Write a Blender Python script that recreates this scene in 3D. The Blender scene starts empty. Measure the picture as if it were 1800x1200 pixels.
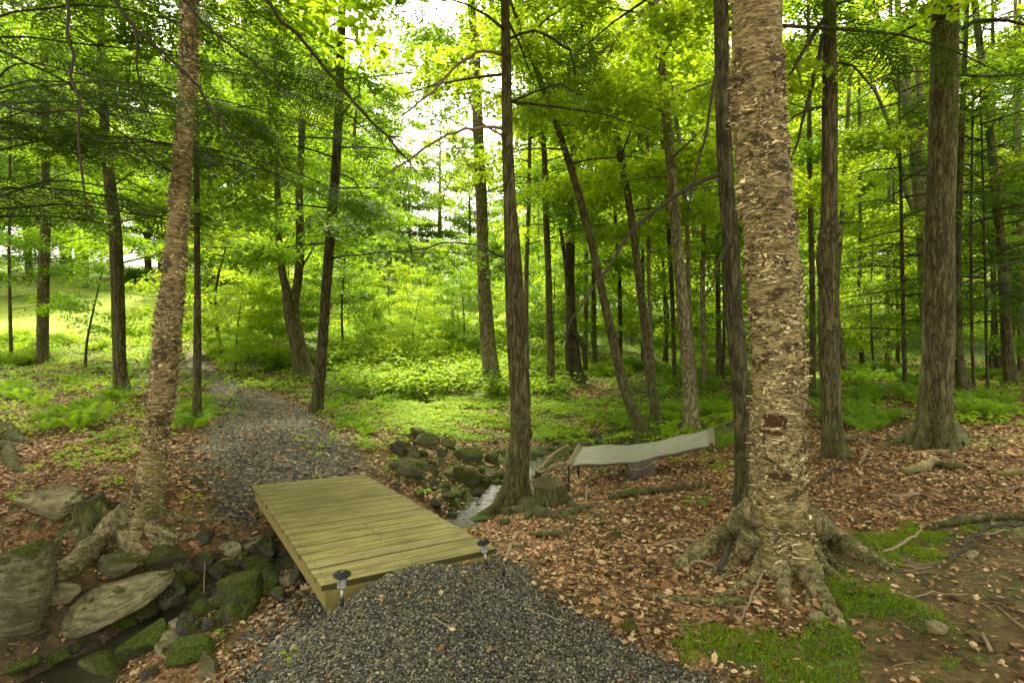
import bpy, math, numpy as np
from mathutils import Vector
C = bpy.context.scene
col = C.collection
PI = math.pi
# ------------------------------------------------------------------ camera, sky, sun, exposure
F = 960.0; HC = 1.62; PITCH = math.atan((600-567)/F)
cam = bpy.data.cameras.new('camera'); camo = bpy.data.objects.new('camera', cam); col.objects.link(camo)
cam.sensor_width = 36; cam.lens = 36*F/1800; cam.clip_start = .05; cam.clip_end = 3000
camo.location = (0, 0, HC); camo.rotation_euler = (PI/2-PITCH, 0, 0)
C.camera = camo
SUN_EL, SUN_AZ = math.radians(60), math.radians(-16)     # high, ahead-left over the meadow, through thin cloud
w = bpy.data.worlds.new('World'); C.world = w; w.use_nodes = True
nt = w.node_tree; bg = nt.nodes['Background']
sky = nt.nodes.new('ShaderNodeTexSky'); sky.sky_type = 'NISHITA'; sky.sun_disc = False
sky.sun_elevation = SUN_EL; sky.sun_rotation = SUN_AZ; sky.air_density = 1.0; sky.dust_density = 4.0
hs = nt.nodes.new('ShaderNodeHueSaturation'); hs.inputs['Saturation'].default_value = .12
wm = nt.nodes.new('ShaderNodeMix'); wm.data_type = 'RGBA'; wm.blend_type = 'MULTIPLY'; wm.inputs[0].default_value = 1; wm.inputs[7].default_value = (1.04, 1.0, .80, 1)
nt.links.new(sky.outputs[0], hs.inputs['Color']); nt.links.new(hs.outputs[0], wm.inputs[6]); nt.links.new(wm.outputs[2], bg.inputs[0])
bg.inputs[1].default_value = .10
sl = bpy.data.lights.new('sun', 'SUN'); sl.energy = 1.5; sl.angle = math.radians(11); sl.color = (1, .93, .72)
so = bpy.data.objects.new('sun', sl); col.objects.link(so)
_sd = Vector((-.35, .55, -1)) ; _sd = Vector((math.sin(SUN_AZ)*math.cos(SUN_EL), math.cos(SUN_AZ)*math.cos(SUN_EL), math.sin(SUN_EL)))
so.rotation_euler = _sd.to_track_quat('Z', 'Y').to_euler(); so.location = (0, 0, 30)
C.view_settings.view_transform = 'Standard'; C.view_settings.look = 'None'
C.view_settings.exposure = 3.12; C.view_settings.gamma = 1.0
C.cycles.max_bounces = 12; C.cycles.diffuse_bounces = 10; C.cycles.use_adaptive_sampling = False; C.cycles.glossy_bounces = 3; C.cycles.transmission_bounces = 6
C.cycles.caustics_reflective = False; C.cycles.caustics_refractive = False
C.cycles.use_denoising = True
# ------------------------------------------------------------------ numeric helpers
def hash3(i, j, k, s):
    h = (i.astype(np.int64)*374761393 + j.astype(np.int64)*668265263 + k.astype(np.int64)*2147483647 + s*1274126177) & 0xffffffff
    h = ((h ^ (h >> 13))*1274126177) & 0xffffffff
    h = ((h ^ (h >> 16))*2246822519) & 0xffffffff
    return ((h ^ (h >> 15)) & 0xffffff)/float(0xffffff)
def vnoise(p, s=0):
    p = np.asarray(p, float); i = np.floor(p); f = p-i; i = i.astype(np.int64); f = f*f*(3-2*f)
    r = 0
    for a in (0, 1):
        for b in (0, 1):
            for c in (0, 1):
                wt = (f[:, 0] if a else 1-f[:, 0])*(f[:, 1] if b else 1-f[:, 1])*(f[:, 2] if c else 1-f[:, 2])
                r = r + wt*hash3(i[:, 0]+a, i[:, 1]+b, i[:, 2]+c, s)
    return r*2-1
def fbm(p, o=3, s=0):
    r = 0; a = 1.; q = np.asarray(p, float)
    for k in range(o): r = r+a*vnoise(q, s+k*17); q = q*2.03; a *= .5
    return r/1.75
def xy0(x, y, k=1.): return np.c_[x*k, y*k, np.zeros(len(x))]
cp, sp = math.cos(PITCH), math.sin(PITCH)
def ray(px, py):
    u, v = (px-900)/F, -(py-600)/F
    d = np.array([u, cp+v*sp, v*cp-sp]); return d/d[1]          # scaled so that y grows by one
def at(px, py, Y): return np.array([0, 0, HC])+ray(px, py)*Y
def proj(P):
    P = np.atleast_2d(P); y = P[:, 1]*cp-(P[:, 2]-HC)*sp; u = (P[:, 2]-HC)*cp+P[:, 1]*sp
    y = np.where(y < .05, .05, y)
    return np.c_[900+F*P[:, 0]/y, 600-F*u/y]
# ------------------------------------------------------------------ terrain
CPZ = [(1000,1190,-.1),(700,1190,-.1),(300,1195,-.62),(720,1000,-.045),(600,1080,-.14),(568,1090,-.22),(850,1005,-.08),(455,1150,-.42),(500,1110,-.4),(455,1030,-.5),
 (300,1100,-.62),(120,1160,-.75),(330,1000,-.5),(200,960,-.33),(110,1010,-.3),(260,905,-.12),(70,890,-.1),(350,900,-.15),(400,850,-.07),(500,828,-.05),(640,815,-.12),(30,1000,-.3),
 (700,850,-.3),(760,840,-.35),(830,885,-.52),(790,905,-.54),(870,850,-.47),(1000,790,-.42),(950,775,-.42),(920,930,-.27),(1000,900,-.2),(1100,860,-.22),(1200,800,-.22),
 (1000,1000,-.12),(1150,1000,-.09),(1250,950,-.05),(1400,1050,-.04),(1300,1170,-.1),(1600,1170,-.03),(1780,1100,.05),(1700,950,.03),(1500,900,.02),(1600,790,.05),(1750,760,.15),
 (1465,805,0),(1790,690,.35),(1560,640,.15),(1500,690,.0),(1300,700,-.2),(1215,755,-.25),(1130,765,-.3),(850,740,-.35),(1000,740,-.35),(1010,680,-.1),(880,685,-.12),(1100,660,.1),
 (1250,640,.1),(700,700,-.2),(550,725,0),(470,720,.05),(400,740,.03),(340,745,.03),(210,690,.2),(80,640,.45),(30,700,.2),(20,800,.0),(340,640,.5)]
CPD = [(330,612,16.5),(650,580,20),(800,590,20),(900,610,20),(500,605,18),(200,600,19),(200,540,27),(150,500,38),(50,490,38),(370,530,32),(450,545,34),(600,555,34),(760,555,34),(900,560,36),
 (1100,590,34),(1300,590,35),(1600,605,30),(1790,620,25),(0,560,24)]
CPW = [(-80,100,13),(0,100,6),(80,100,7),(-40,5,1.2),(-14,6,.5),(40,5,1.2),(14,4,.5),(0,-3,-.1),(4,-2,0),(-4,-1,-.8),(0,-30,0),(-30,-20,0),(30,-20,.5),(-200,250,28),(200,250,22),(0,260,16),(-220,0,10),(220,0,10),(0,-200,5),(-7,3,-.4)]
_c = []
for a, b, z in CPZ: d = ray(a, b); t = (z-HC)/d[2]; _c.append((d[0]*t, t, z))
for a, b, t in CPD: p = at(a, b, t); _c.append(tuple(p))
_c += CPW; _c = np.array(_c, float); CX = _c[:, :2]
def _k(a, b): return -np.sqrt(((a[:, None, :]-b[None])**2).sum(2)+.35**2)
_n = len(_c); _A = np.zeros((_n+3, _n+3)); _A[:_n, :_n] = _k(CX, CX)+np.eye(_n)*-.01; _A[:_n, _n:] = np.c_[np.ones(_n), CX]; _A[_n:, :_n] = _A[:_n, _n:].T
_W = np.linalg.solve(_A, np.r_[_c[:, 2], 0, 0, 0])
def segdist(P, poly):                     # distance to an open polyline, and the parameter along it
    best = np.full(len(P), 1e9); par = np.zeros(len(P))
    for i in range(len(poly)-1):
        a, b = poly[i], poly[i+1]; ab = b-a; t = np.clip(((P-a)@ab)/(ab@ab), 0, 1)
        d = np.linalg.norm(P-a-t[:, None]*ab, axis=1); m = d < best; best[m] = d[m]; par[m] = i+t[m]
    return best, par
def zbase(x, y):
    P = np.c_[x, y]; r = np.empty(len(P))
    for i in range(0, len(P), 20000): q = P[i:i+20000]; r[i:i+20000] = _k(q, CX)@_W[:_n]+_W[_n]+q@_W[_n+1:]
    return r
STREAM_PX = [(1260,735,-.28),(1120,752,-.33),(1000,778,-.43),(925,815,-.46),(868,855,-.5),(830,885,-.53),(775,925,-.56),(640,965,-.58),(470,1010,-.6),(360,1060,-.66),(230,1110,-.72),(110,1175,-.78)]
STREAM = []
for a, b, z in STREAM_PX: d = ray(a, b); t = (z-HC)/d[2]; STREAM.append((d[0]*t, t, z))
STREAM = np.array(STREAM+[(-4.6, 2.2, -.85), (-8, 1, -.95)])
_d = ray(848, 893); POOL = (_d[0]*(-.53-HC)/_d[2], (-.53-HC)/_d[2])
def terr(x, y):
    x = np.atleast_1d(np.asarray(x, float)); y = np.atleast_1d(np.asarray(y, float))
    z = zbase(x, y); r = np.hypot(x, y)
    d, _ = segdist(np.c_[x, y], STREAM[:, :2])
    z = z-.10*np.exp(-(d/.28)**2)-.10*np.exp(-((x-POOL[0])**2+(y-POOL[1])**2)/.55**2)
    z = z+.05*fbm(xy0(x, y, .7), 3, 5)*np.clip(r/5, .3, 3)+.012*fbm(xy0(x, y, 5.), 2, 9)
    return z
def gp(px, py):
    d = ray(px, py); t = 1.2*1.012**np.arange(480); P = np.array([0, 0, HC])+d*t[:, None]
    f = P[:, 2]-terr(P[:, 0], P[:, 1]); i = np.argmax(f < 0) if (f < 0).any() else 479
    lo, hi = t[max(i-1, 0)], t[i]
    for _ in range(14):
        m = (lo+hi)/2; q = np.array([0, 0, HC])+d*m
        if q[2]-terr(q[0], q[1])[0] < 0: hi = m
        else: lo = m
    return np.array([0, 0, HC])+d*hi
def gxy(px, py): return gp(px, py)[:2]
def pdist(P, poly):                        # signed distance to a closed polygon, negative inside
    poly = np.asarray(poly, float); d, _ = segdist(P, np.r_[poly, poly[:1]]); ins = np.zeros(len(P), bool); n = len(poly)
    for i in range(n):
        a, b = poly[i], poly[(i+1) % n]
        c = ((a[1] > P[:, 1]) != (b[1] > P[:, 1]))
        with np.errstate(divide='ignore', invalid='ignore'): ins ^= c & (P[:, 0] < (b[0]-a[0])*(P[:, 1]-a[1])/(b[1]-a[1])+a[0])
    return np.where(ins, -d, d)
POLY_G1 = [gxy(*p) for p in ((430,1198),(500,1110),(545,1075),(575,1030),(640,985),(780,965),(880,975),(960,1050),(1060,1110),(1240,1198))]+[np.array(q) for q in ((1.3,1.2),(1.2,-3),(-1.6,-3),(-1.5,1.4))]
POLY_G2 = [gxy(*p) for p in ((400,890),(640,850),(625,800),(585,760),(545,725),(500,702),(430,680),(385,655),(360,618),(318,618),(318,640),(345,672),(385,700),(370,740),(360,790),(345,850))]
LAWN = [gxy(*p) for p in ((-300,600),(0,598),(200,590),(360,585),(480,572),(600,572),(760,574),(900,574))]
LAWN += [np.array(q) for q in ((8,40),(4,75),(-20,78),(-70,70),(-60,20))]
MOSS = [[gxy(*p) for p in q] for q in (((1200,1095),(1300,1085),(1420,1105),(1520,1120),(1560,1160),(1530,1199),(1310,1199),(1230,1150)), ((1480,1010),(1540,1040),(1660,1090),(1560,1110),(1490,1080)),
        ((1530,945),(1620,940),(1600,985),(1545,1010)), ((1640,920),(1795,915),(1790,935),(1650,940)), ((1560,1150),(1780,1120),(1799,1190),(1580,1199)))]
def sm(a, b, x): t = np.clip((x-a)/(b-a), 0, 1); return t*t*(3-2*t)
def m_gravel(x, y):
    P = np.c_[x, y]; n = fbm(xy0(x, y, 2.5), 3, 31)
    a = pdist(P, POLY_G1)+n*.12; b = pdist(P, POLY_G2)+n*.22
    return np.maximum(sm(.10, -.06, a), sm(.3, -.15, b))
def m_lawn(x, y): return sm(.8, -.8, pdist(np.c_[x, y], LAWN)+fbm(xy0(x, y, .4), 2, 71)*1.5)
def m_moss(x, y):
    P = np.c_[x, y]; n = fbm(xy0(x, y, 3.5), 3, 41)+.45*fbm(xy0(x, y, 13.), 2, 43); r = np.zeros(len(x))
    for q, k in zip(MOSS, (1., .9, .7, .7, .75)): r = np.maximum(r, sm(.09, -.04, pdist(P, q)+.08+n*.30/k))
    return r
def m_wet(x, y):
    d, par = segdist(np.c_[x, y], STREAM[:, :2]); return sm(.65, .3, d+fbm(xy0(x, y, 3.), 2, 51)*.2)
# ------------------------------------------------------------------ mesh helpers
def mesh(name, V, faces, mats, midx=None, smooth=False, attr=None):
    me = bpy.data.meshes.new(name); V = np.ascontiguousarray(V, np.float32)
    me.vertices.add(len(V)); me.vertices.foreach_set('co', V.ravel())
    if not isinstance(faces, list): faces = [faces]
    faces = [np.asarray(f, np.int32) for f in faces if len(f)]
    li = np.concatenate([f.ravel() for f in faces]); tot = np.concatenate([np.full(len(f), f.shape[1], np.int32) for f in faces])
    me.loops.add(len(li)); me.loops.foreach_set('vertex_index', li)
    me.polygons.add(len(tot)); me.polygons.foreach_set('loop_start', np.r_[0, np.cumsum(tot)[:-1]].astype(np.int32))
    for m in (mats if isinstance(mats, (list, tuple)) else [mats]): me.materials.append(m)
    if midx is not None: me.polygons.foreach_set('material_index', np.asarray(midx, np.int32))
    if smooth is True or smooth is False: me.polygons.foreach_set('use_smooth', np.full(len(tot), bool(smooth)))
    else: me.polygons.foreach_set('use_smooth', np.asarray(smooth, bool))
    if attr:
        for k, v in attr.items():
            a = me.attributes.new(k, 'FLOAT', 'POINT'); a.data.foreach_set('value', np.ascontiguousarray(v, np.float32))
    me.update(calc_edges=True); return me
def tag(o, label=None, cat=None, group=None, kind=None):
    if label: o['label'] = label
    if cat: o['category'] = cat
    if group: o['group'] = group
    if kind: o['kind'] = kind
    return o
def obj(name, me, parent=None, loc=(0, 0, 0), **k):
    o = bpy.data.objects.new(name, me); col.objects.link(o); o.location = loc
    if parent is not None: o.parent = parent
    return tag(o, **k)
def empty(name, loc, rz=0, **k):
    o = bpy.data.objects.new(name, None); col.objects.link(o); o.location = loc; o.rotation_euler = (0, 0, rz); o.empty_display_size = .2
    return tag(o, **k)
def dup(root, loc, rz=0, s=1., **k):
    r = root.copy(); col.objects.link(r); r.location = loc; r.rotation_euler = (0, 0, rz); r.scale = (s, s, s)
    for ch in KIDS.get(root.name, []):
        c = ch.copy(); col.objects.link(c); c.parent = r
    return tag(r, **k)
KIDS = {}
def kid(root, o): KIDS.setdefault(root.name, []).append(o); return o
class MB:
    def __init__(s): s.V = []; s.F = {}; s.M = {}; s.n = 0
    def add(s, V, F, m=0):
        F = np.asarray(F, np.int64)+s.n; k = F.shape[1]
        s.V.append(np.asarray(V, float)); s.n += len(V); s.F.setdefault(k, []).append(F); s.M.setdefault(k, []).append(np.full(len(F), m)); return s
    def mesh(s, name, mats, smooth=False, sm_mats=None):
        ks = list(s.F); fs = [np.concatenate(s.F[k]) for k in ks]; mi = np.concatenate([np.concatenate(s.M[k]) for k in ks])
        if sm_mats is not None: smooth = np.isin(mi, sm_mats)
        return mesh(name, np.concatenate(s.V), fs, mats, mi, smooth)
def box(c, s, rz=0, rx=0, ry=0):
    V = np.array([(x, y, z) for x in (-.5, .5) for y in (-.5, .5) for z in (-.5, .5)])*np.array(s)
    V = V@rotm(rx, ry, rz).T+np.array(c)
    return V, np.array([(0, 1, 3, 2), (4, 6, 7, 5), (0, 4, 5, 1), (2, 3, 7, 6), (0, 2, 6, 4), (1, 5, 7, 3)])
def rotm(rx, ry, rz):
    a, b, c = rx, ry, rz
    X = np.array([[1, 0, 0], [0, math.cos(a), -math.sin(a)], [0, math.sin(a), math.cos(a)]])
    Y = np.array([[math.cos(b), 0, math.sin(b)], [0, 1, 0], [-math.sin(b), 0, math.cos(b)]])
    Z = np.array([[math.cos(c), -math.sin(c), 0], [math.sin(c), math.cos(c), 0], [0, 0, 1]])
    return Z@Y@X
def spline(P, R, step):
    P = np.asarray(P, float); R = np.asarray(R, float); n = len(P)
    Q = np.r_[[2*P[0]-P[1]], P, [2*P[-1]-P[-2]]]; oP, oR = [], []
    for i in range(n-1):
        k = max(1, int(np.linalg.norm(P[i+1]-P[i])/step)); t = (np.arange(k)/k)[:, None]
        a, b, c, d = Q[i], Q[i+1], Q[i+2], Q[i+3]
        oP.append(.5*((2*b)+(-a+c)*t+(2*a-5*b+4*c-d)*t*t+(-a+3*b-3*c+d)*t**3)); oR.append(R[i]+(R[i+1]-R[i])*t[:, 0])
    return np.r_[np.concatenate(oP), P[-1:]], np.r_[np.concatenate(oR), R[-1:]]
def tube(P, R, seg=8, step=None, disp=None):
    if step: P, R = spline(P, R, step)
    P = np.asarray(P, float); R = np.asarray(R, float); T = np.gradient(P, axis=0); T /= np.linalg.norm(T, axis=1)[:, None]+1e-9
    m = np.abs(T.mean(0)); ref = np.eye(3)[np.argmin(m)]
    U = np.cross(T, ref); U /= np.linalg.norm(U, axis=1)[:, None]+1e-9; W = np.cross(T, U)
    th = np.arange(seg)/seg*2*PI; D = U[:, None]*np.cos(th)[None, :, None]+W[:, None]*np.sin(th)[None, :, None]
    RR = np.repeat(R[:, None], seg, 1)
    if disp is not None: RR = disp(P, D, RR)
    V = (P[:, None]+D*RR[:, :, None]).reshape(-1, 3); n = len(P)
    i = np.arange(n-1)[:, None]*seg; j = np.arange(seg)[None]; jn = (j+1) % seg
    Fq = np.stack([i+j, i+jn, i+seg+jn, i+seg+j], 2).reshape(-1, 4)
    V = np.r_[V, P[:1], P[-1:]]; c0 = n*seg
    Ft = np.r_[np.c_[np.full(seg, c0), (np.arange(seg)+1) % seg, np.arange(seg)], np.c_[np.full(seg, c0+1), (n-1)*seg+np.arange(seg), (n-1)*seg+(np.arange(seg)+1) % seg]]
    return V, Fq, Ft
def addtube(mb, P, R, seg=6, step=None, m=0, disp=None):
    V, Fq, Ft = tube(P, R, seg, step, disp); n0 = mb.n; mb.add(V, Fq, m); mb.F.setdefault(3, []).append(Ft+n0); mb.M.setdefault(3, []).append(np.full(len(Ft), m))
def lathe(prof, seg=24):
    th = np.arange(seg)/seg*2*PI; V = np.array([(r*math.cos(t), r*math.sin(t), z) for r, z in prof for t in th])
    i = np.arange(len(prof)-1)[:, None]*seg; j = np.arange(seg)[None]; jn = (j+1) % seg
    return V, np.stack([i+j, i+jn, i+seg+jn, i+seg+j], 2).reshape(-1, 4)
# ------------------------------------------------------------------ materials
class M:
    def __init__(s, name, rough=.8):
        s.m = bpy.data.materials.new(name); s.m.use_nodes = True; s.t = s.m.node_tree; s.b = s.t.nodes['Principled BSDF']
        s.b.inputs['Roughness'].default_value = rough; s.b.inputs['Specular IOR Level'].default_value = .18
    def n(s, ty, ins=None, **k):
        x = s.t.nodes.new(ty)
        for a, b in k.items(): setattr(x, a, b)
        for a, b in (ins or {}).items():
            if isinstance(b, bpy.types.NodeSocket): s.t.links.new(b, x.inputs[a])
            else: x.inputs[a].default_value = b
        return x
    def l(s, a, b): s.t.links.new(a, b)
    def co(s, sc=(1, 1, 1), kind='Object', rot=(0, 0, 0)):
        return s.n('ShaderNodeMapping', {'Vector': s.n('ShaderNodeTexCoord').outputs[kind], 'Scale': sc, 'Rotation': rot}).outputs[0]
    def wco(s, sc=1.):
        return s.n('ShaderNodeMapping', {'Vector': s.n('ShaderNodeNewGeometry').outputs['Position'], 'Scale': (sc, sc, sc)}).outputs[0]
    def noise(s, v, scale=5, det=4, rough=.6, dist=0): return s.n('ShaderNodeTexNoise', {'Vector': v, 'Scale': scale, 'Detail': det, 'Roughness': rough, 'Distortion': dist}).outputs[0]
    def vor(s, v, scale=5, feat='F1', out=0, rnd=1.): return s.n('ShaderNodeTexVoronoi', {'Vector': v, 'Scale': scale, 'Randomness': rnd}, feature=feat).outputs[out]
    def ramp(s, f, stops, interp='LINEAR'):
        r = s.n('ShaderNodeValToRGB', {'Fac': f}); e = r.color_ramp.elements; r.color_ramp.interpolation = interp
        while len(e) < len(stops): e.new(.5)
        for q, (p, c) in zip(e, stops): q.position = p; q.color = (*c, 1) if isinstance(c, (tuple, list)) else (c, c, c, 1)
        return r.outputs[0]
    def mix(s, f, a, b, ty='MIX'):
        x = s.n('ShaderNodeMix', data_type='RGBA', blend_type=ty)
        for i, v in ((0, f), (6, a), (7, b)):
            if isinstance(v, bpy.types.NodeSocket): s.t.links.new(v, x.inputs[i])
            elif i == 0: x.inputs[i].default_value = v
            else: x.inputs[i].default_value = (*v, 1)
        return x.outputs[2]
    def math(s, op, a, b=0.):
        x = s.n('ShaderNodeMath', operation=op)
        for i, v in enumerate((a, b)):
            if isinstance(v, bpy.types.NodeSocket): s.t.links.new(v, x.inputs[i])
            else: x.inputs[i].default_value = v
        return x.outputs[0]
    def bump(s, h, dist=.01, strength=1., prev=None):
        x = s.n('ShaderNodeBump', {'Height': h, 'Distance': dist, 'Strength': strength})
        if prev is not None: s.l(prev, x.inputs['Normal'])
        return x.outputs[0]
    def fin(s, colr, nrm=None, rough=None):
        if isinstance(colr, bpy.types.NodeSocket): s.l(colr, s.b.inputs['Base Color'])
        else: s.b.inputs['Base Color'].default_value = (*colr, 1)
        if nrm is not None: s.l(nrm, s.b.inputs['Normal'])
        if rough is not None: s.l(rough, s.b.inputs['Roughness'])
        return s.m
def leaf_mat(name, c1, c2, tr, tf=.45, rough=.55):
    m = M(name, rough); t = m.t
    rnd = m.n('ShaderNodeNewGeometry').outputs['Random Per Island']
    big = m.noise(m.wco(.6), 1., 2); f = m.math('ADD', m.math('MULTIPLY', rnd, .7), m.math('MULTIPLY', m.math('SUBTRACT', big, .35), 1.))
    c = m.ramp(f, [(0, c1), (1, c2)]); m.l(c, m.b.inputs['Base Color']); m.b.inputs['Specular IOR Level'].default_value = .05 if 'needle' in name else .14
    tc = m.mix(.5, c, tr, 'MIX'); tb = m.n('ShaderNodeBsdfTranslucent', {'Color': tc})
    mx = m.n('ShaderNodeMixShader', {0: tf}); m.l(m.b.outputs[0], mx.inputs[1]); m.l(tb.outputs[0], mx.inputs[2])
    m.l(mx.outputs[0], t.nodes['Material Output'].inputs[0]); return m.m
MAT = {}
MAT['maple'] = leaf_mat('maple_leaf', (.065, .145, .008), (.15, .29, .012), (.42, .62, .015), .5)
MAT['lime'] = leaf_mat('lime_leaf', (.12, .225, .009), (.27, .40, .014), (.60, .74, .02), .55)
MAT['beech'] = leaf_mat('beech_leaf', (.055, .13, .009), (.12, .24, .012), (.34, .52, .015), .5)
MAT['hem'] = leaf_mat('hemlock_needle', (.024, .058, .008), (.055, .115, .010), (.13, .24, .01), .3)
MAT['hem2'] = leaf_mat('hemlock_needle_young', (.038, .09, .009), (.09, .175, .012), (.22, .36, .015), .35)
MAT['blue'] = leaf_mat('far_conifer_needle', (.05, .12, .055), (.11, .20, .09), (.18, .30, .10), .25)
MAT['fern'] = leaf_mat('fern_frond', (.055, .135, .010), (.15, .28, .014), (.40, .6, .02), .45)
MAT['herb'] = leaf_mat('herb_leaf', (.13, .24, .009), (.28, .42, .015), (.60, .75, .02), .45)
MAT['pink'] = leaf_mat('azalea_leaf', (.22, .11, .08), (.40, .22, .19), (.5, .25, .2), .4)
def litter_mat():
    m = M('leaf_litter', .7); r = m.n('ShaderNodeNewGeometry').outputs['Random Per Island']
    c = m.ramp(r, [(0, (.04, .022, .009)), (.2, (.10, .052, .020)), (.42, (.19, .092, .037)), (.62, (.28, .155, .068)), (.78, (.40, .25, .125)), (.94, (.52, .37, .21)), (1, (.30, .12, .04))])
    c = m.mix(.4, c, m.ramp(m.noise(m.wco(60), 1., 3), [(.3, .35), (.7, 1.)]), 'MULTIPLY'); return m.fin(c)
MAT['litter'] = litter_mat()
def gravel_mat():
    m = M('crushed_stone', .5); r = m.n('ShaderNodeNewGeometry').outputs['Random Per Island']
    c = m.ramp(r, [(0, (.015, .015, .013)), (.3, (.045, .045, .038)), (.6, (.10, .098, .075)), (.84, (.20, .19, .13)), (.95, (.34, .30, .19)), (1, (.20, .11, .04))])
    c = m.mix(.5, c, m.ramp(m.noise(m.wco(150), 1., 2), [(.3, .5), (.7, 1.1)]), 'MULTIPLY'); return m.fin(c, m.bump(m.noise(m.wco(200), 1., 2), .002))
MAT['gravel'] = gravel_mat()
def ground_mat():
    m = M('forest_ground', .85); w1 = m.wco(1)
    A = lambda k: m.n('ShaderNodeAttribute', attribute_name=k).outputs['Fac']
    v = m.vor(w1, 16, out=1); vr = m.n('ShaderNodeSeparateColor', {0: v}).outputs[0]
    lit = m.ramp(vr, [(0, (.04, .022, .010)), (.35, (.11, .062, .026)), (.65, (.19, .115, .05)), (1, (.32, .21, .10))])
    v2 = m.vor(m.n('ShaderNodeMapping', {'Vector': w1, 'Rotation': (0, 0, 1.), 'Scale': (1, 2, 1)}).outputs[0], 22, out=1)
    lit2 = m.ramp(m.n('ShaderNodeSeparateColor', {0: v2}).outputs[1], [(0, (.05, .025, .010)), (.5, (.16, .08, .035)), (1, (.33, .19, .09))])
    lit = m.mix(m.ramp(m.noise(w1, 9, 3), [(.42, 0), (.58, 1)]), lit, lit2)
    soil = m.mix(m.ramp(m.noise(w1, 5, 5), [(.42, 0), (.62, .8)]), m.ramp(m.noise(w1, 30, 5), [(.3, (.022, .016, .007)), (.7, (.082, .058, .022))]), m.ramp(m.noise(w1, 45, 4), [(.3, (.03, .034, .007)), (.7, (.09, .10, .018))]))
    lit = m.mix(m.ramp(m.noise(w1, 3.5, 4), [(.45, 0), (.68, 1)]), lit, soil)
    gv = m.n('ShaderNodeSeparateColor', {0: m.vor(w1, 42, out=1)}).outputs[0]
    gr = m.ramp(gv, [(0, (.026, .025, .021)), (.5, (.07, .066, .050)), (.85, (.15, .13, .09)), (1, (.27, .23, .14))])
    gr = m.mix(.6, gr, m.ramp(m.noise(w1, 4, 4), [(.3, .5), (.7, 1.1)]), 'MULTIPLY')
    lawn = m.ramp(m.noise(w1, 1.2, 6, .7), [(.3, (.13, .21, .02)), (.55, (.22, .28, .035)), (.75, (.32, .32, .07))])
    ms = m.ramp(m.noise(w1, 60, 4), [(.3, (.02, .05, .004)), (.7, (.07, .16, .008))])
    wet = m.ramp(m.noise(w1, 14, 5), [(.3, (.016, .012, .006)), (.7, (.08, .052, .02))])
    c = m.mix(A('soil'), lit, soil); c = m.mix(A('wet'), c, wet); c = m.mix(A('green'), c, m.ramp(m.noise(w1, 7, 4), [(.35, (.035, .06, .008)), (.7, (.09, .16, .015))]))
    c = m.mix(A('gravel'), c, gr); c = m.mix(A('lawn'), c, lawn); c = m.mix(m.math('MULTIPLY', A('moss'), m.ramp(m.noise(w1, 25, 4), [(.4, .15), (.6, .95)])), c, ms)
    h = m.math('ADD', m.vor(w1, 16), m.noise(w1, 40, 4)); ro = m.ramp(A('wet'), [(0, .85), (1, .35)])
    return m.fin(c, m.bump(h, .02, .7), ro)
MAT['ground'] = ground_mat()
def furrow(name, c1, c2, c3, moss=.35, fx=22, fz=3.2):
    m = M(name, .85); v = m.co((fx, fx, fz)); vf = m.co((70, 70, 12)); n = m.noise(v, 1., 5, .62, .7); r = m.math('ABSOLUTE', m.math('SUBTRACT', n, .5))
    c = m.ramp(r, [(0, c1), (.045, c2), (.13, c3)]); c = m.mix(.5, c, m.ramp(m.noise(vf, 1., 4), [(.3, .45), (.7, 1.15)]), 'MULTIPLY')
    lich = m.ramp(m.noise(m.co((5, 5, 5)), 1., 5, .7), [(.5, 0), (.66, 1)])
    c = m.mix(m.math('MULTIPLY', lich, .22), c, (.24, .23, .12))
    hz = m.n('ShaderNodeSeparateXYZ', {0: m.n('ShaderNodeTexCoord').outputs['Object']}).outputs[2]
    mm = m.math('MULTIPLY', m.ramp(hz, [(0, 1.), (.6, .35), (1., .12)]), m.ramp(m.noise(m.co((9, 9, 5)), 1., 4), [(.35, 0), (.6, moss*1.6)]))
    c = m.mix(mm, c, (.075, .10, .015))
    b = m.bump(r, .08, 1.); b = m.bump(m.noise(vf, 1., 4), .01, .7, b); return m.fin(c, b)
MAT['bark'] = furrow('furrowed_bark', (.018, .014, .007), (.075, .060, .026), (.17, .145, .068))
MAT['bark_dark'] = furrow('dark_bark', (.014, .011, .006), (.052, .042, .020), (.12, .10, .05), .25)
MAT['birch_far'] = furrow('far_birch_bark', (.09, .075, .045), (.27, .235, .14), (.46, .42, .27), .1, 10, 9)
MAT['bark_pale'] = furrow('pale_bark', (.04, .034, .018), (.15, .125, .065), (.29, .25, .14), .2, 14, 5)
def birch():
    m = M('birch_bark', .7); n1 = m.noise(m.co((9, 9, 48)), 1., 6, .75, 1.4); n2 = m.noise(m.co((3.5, 3.5, 5)), 1., 6, .75); n3 = m.noise(m.co((14, 14, 130)), 1., 3)
    c = m.ramp(n1, [(.33, (.03, .021, .009)), (.42, (.13, .10, .042)), (.51, (.33, .25, .11)), (.68, (.58, .47, .25))])
    c = m.mix(m.ramp(n2, [(.41, 1), (.47, 0)]), c, m.ramp(n1, [(.35, (.018, .013, .007)), (.65, (.11, .08, .036))]))
    c = m.mix(m.ramp(n3, [(.42, .7), (.48, 0)]), c, (.035, .025, .012))
    hz = m.n('ShaderNodeSeparateXYZ', {0: m.n('ShaderNodeTexCoord').outputs['Object']}).outputs[2]
    mm = m.math('MULTIPLY', m.ramp(hz, [(0, 1.), (.3, .6), (.6, .12), (1, .05)]), m.ramp(m.noise(m.co((7, 7, 6)), 1., 5), [(.38, 0), (.6, .75)]))
    c = m.mix(mm, c, (.10, .105, .02))
    return m.fin(c, m.bump(m.math('ADD', n1, m.math('MULTIPLY', n2, .8)), .022, .9))
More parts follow.
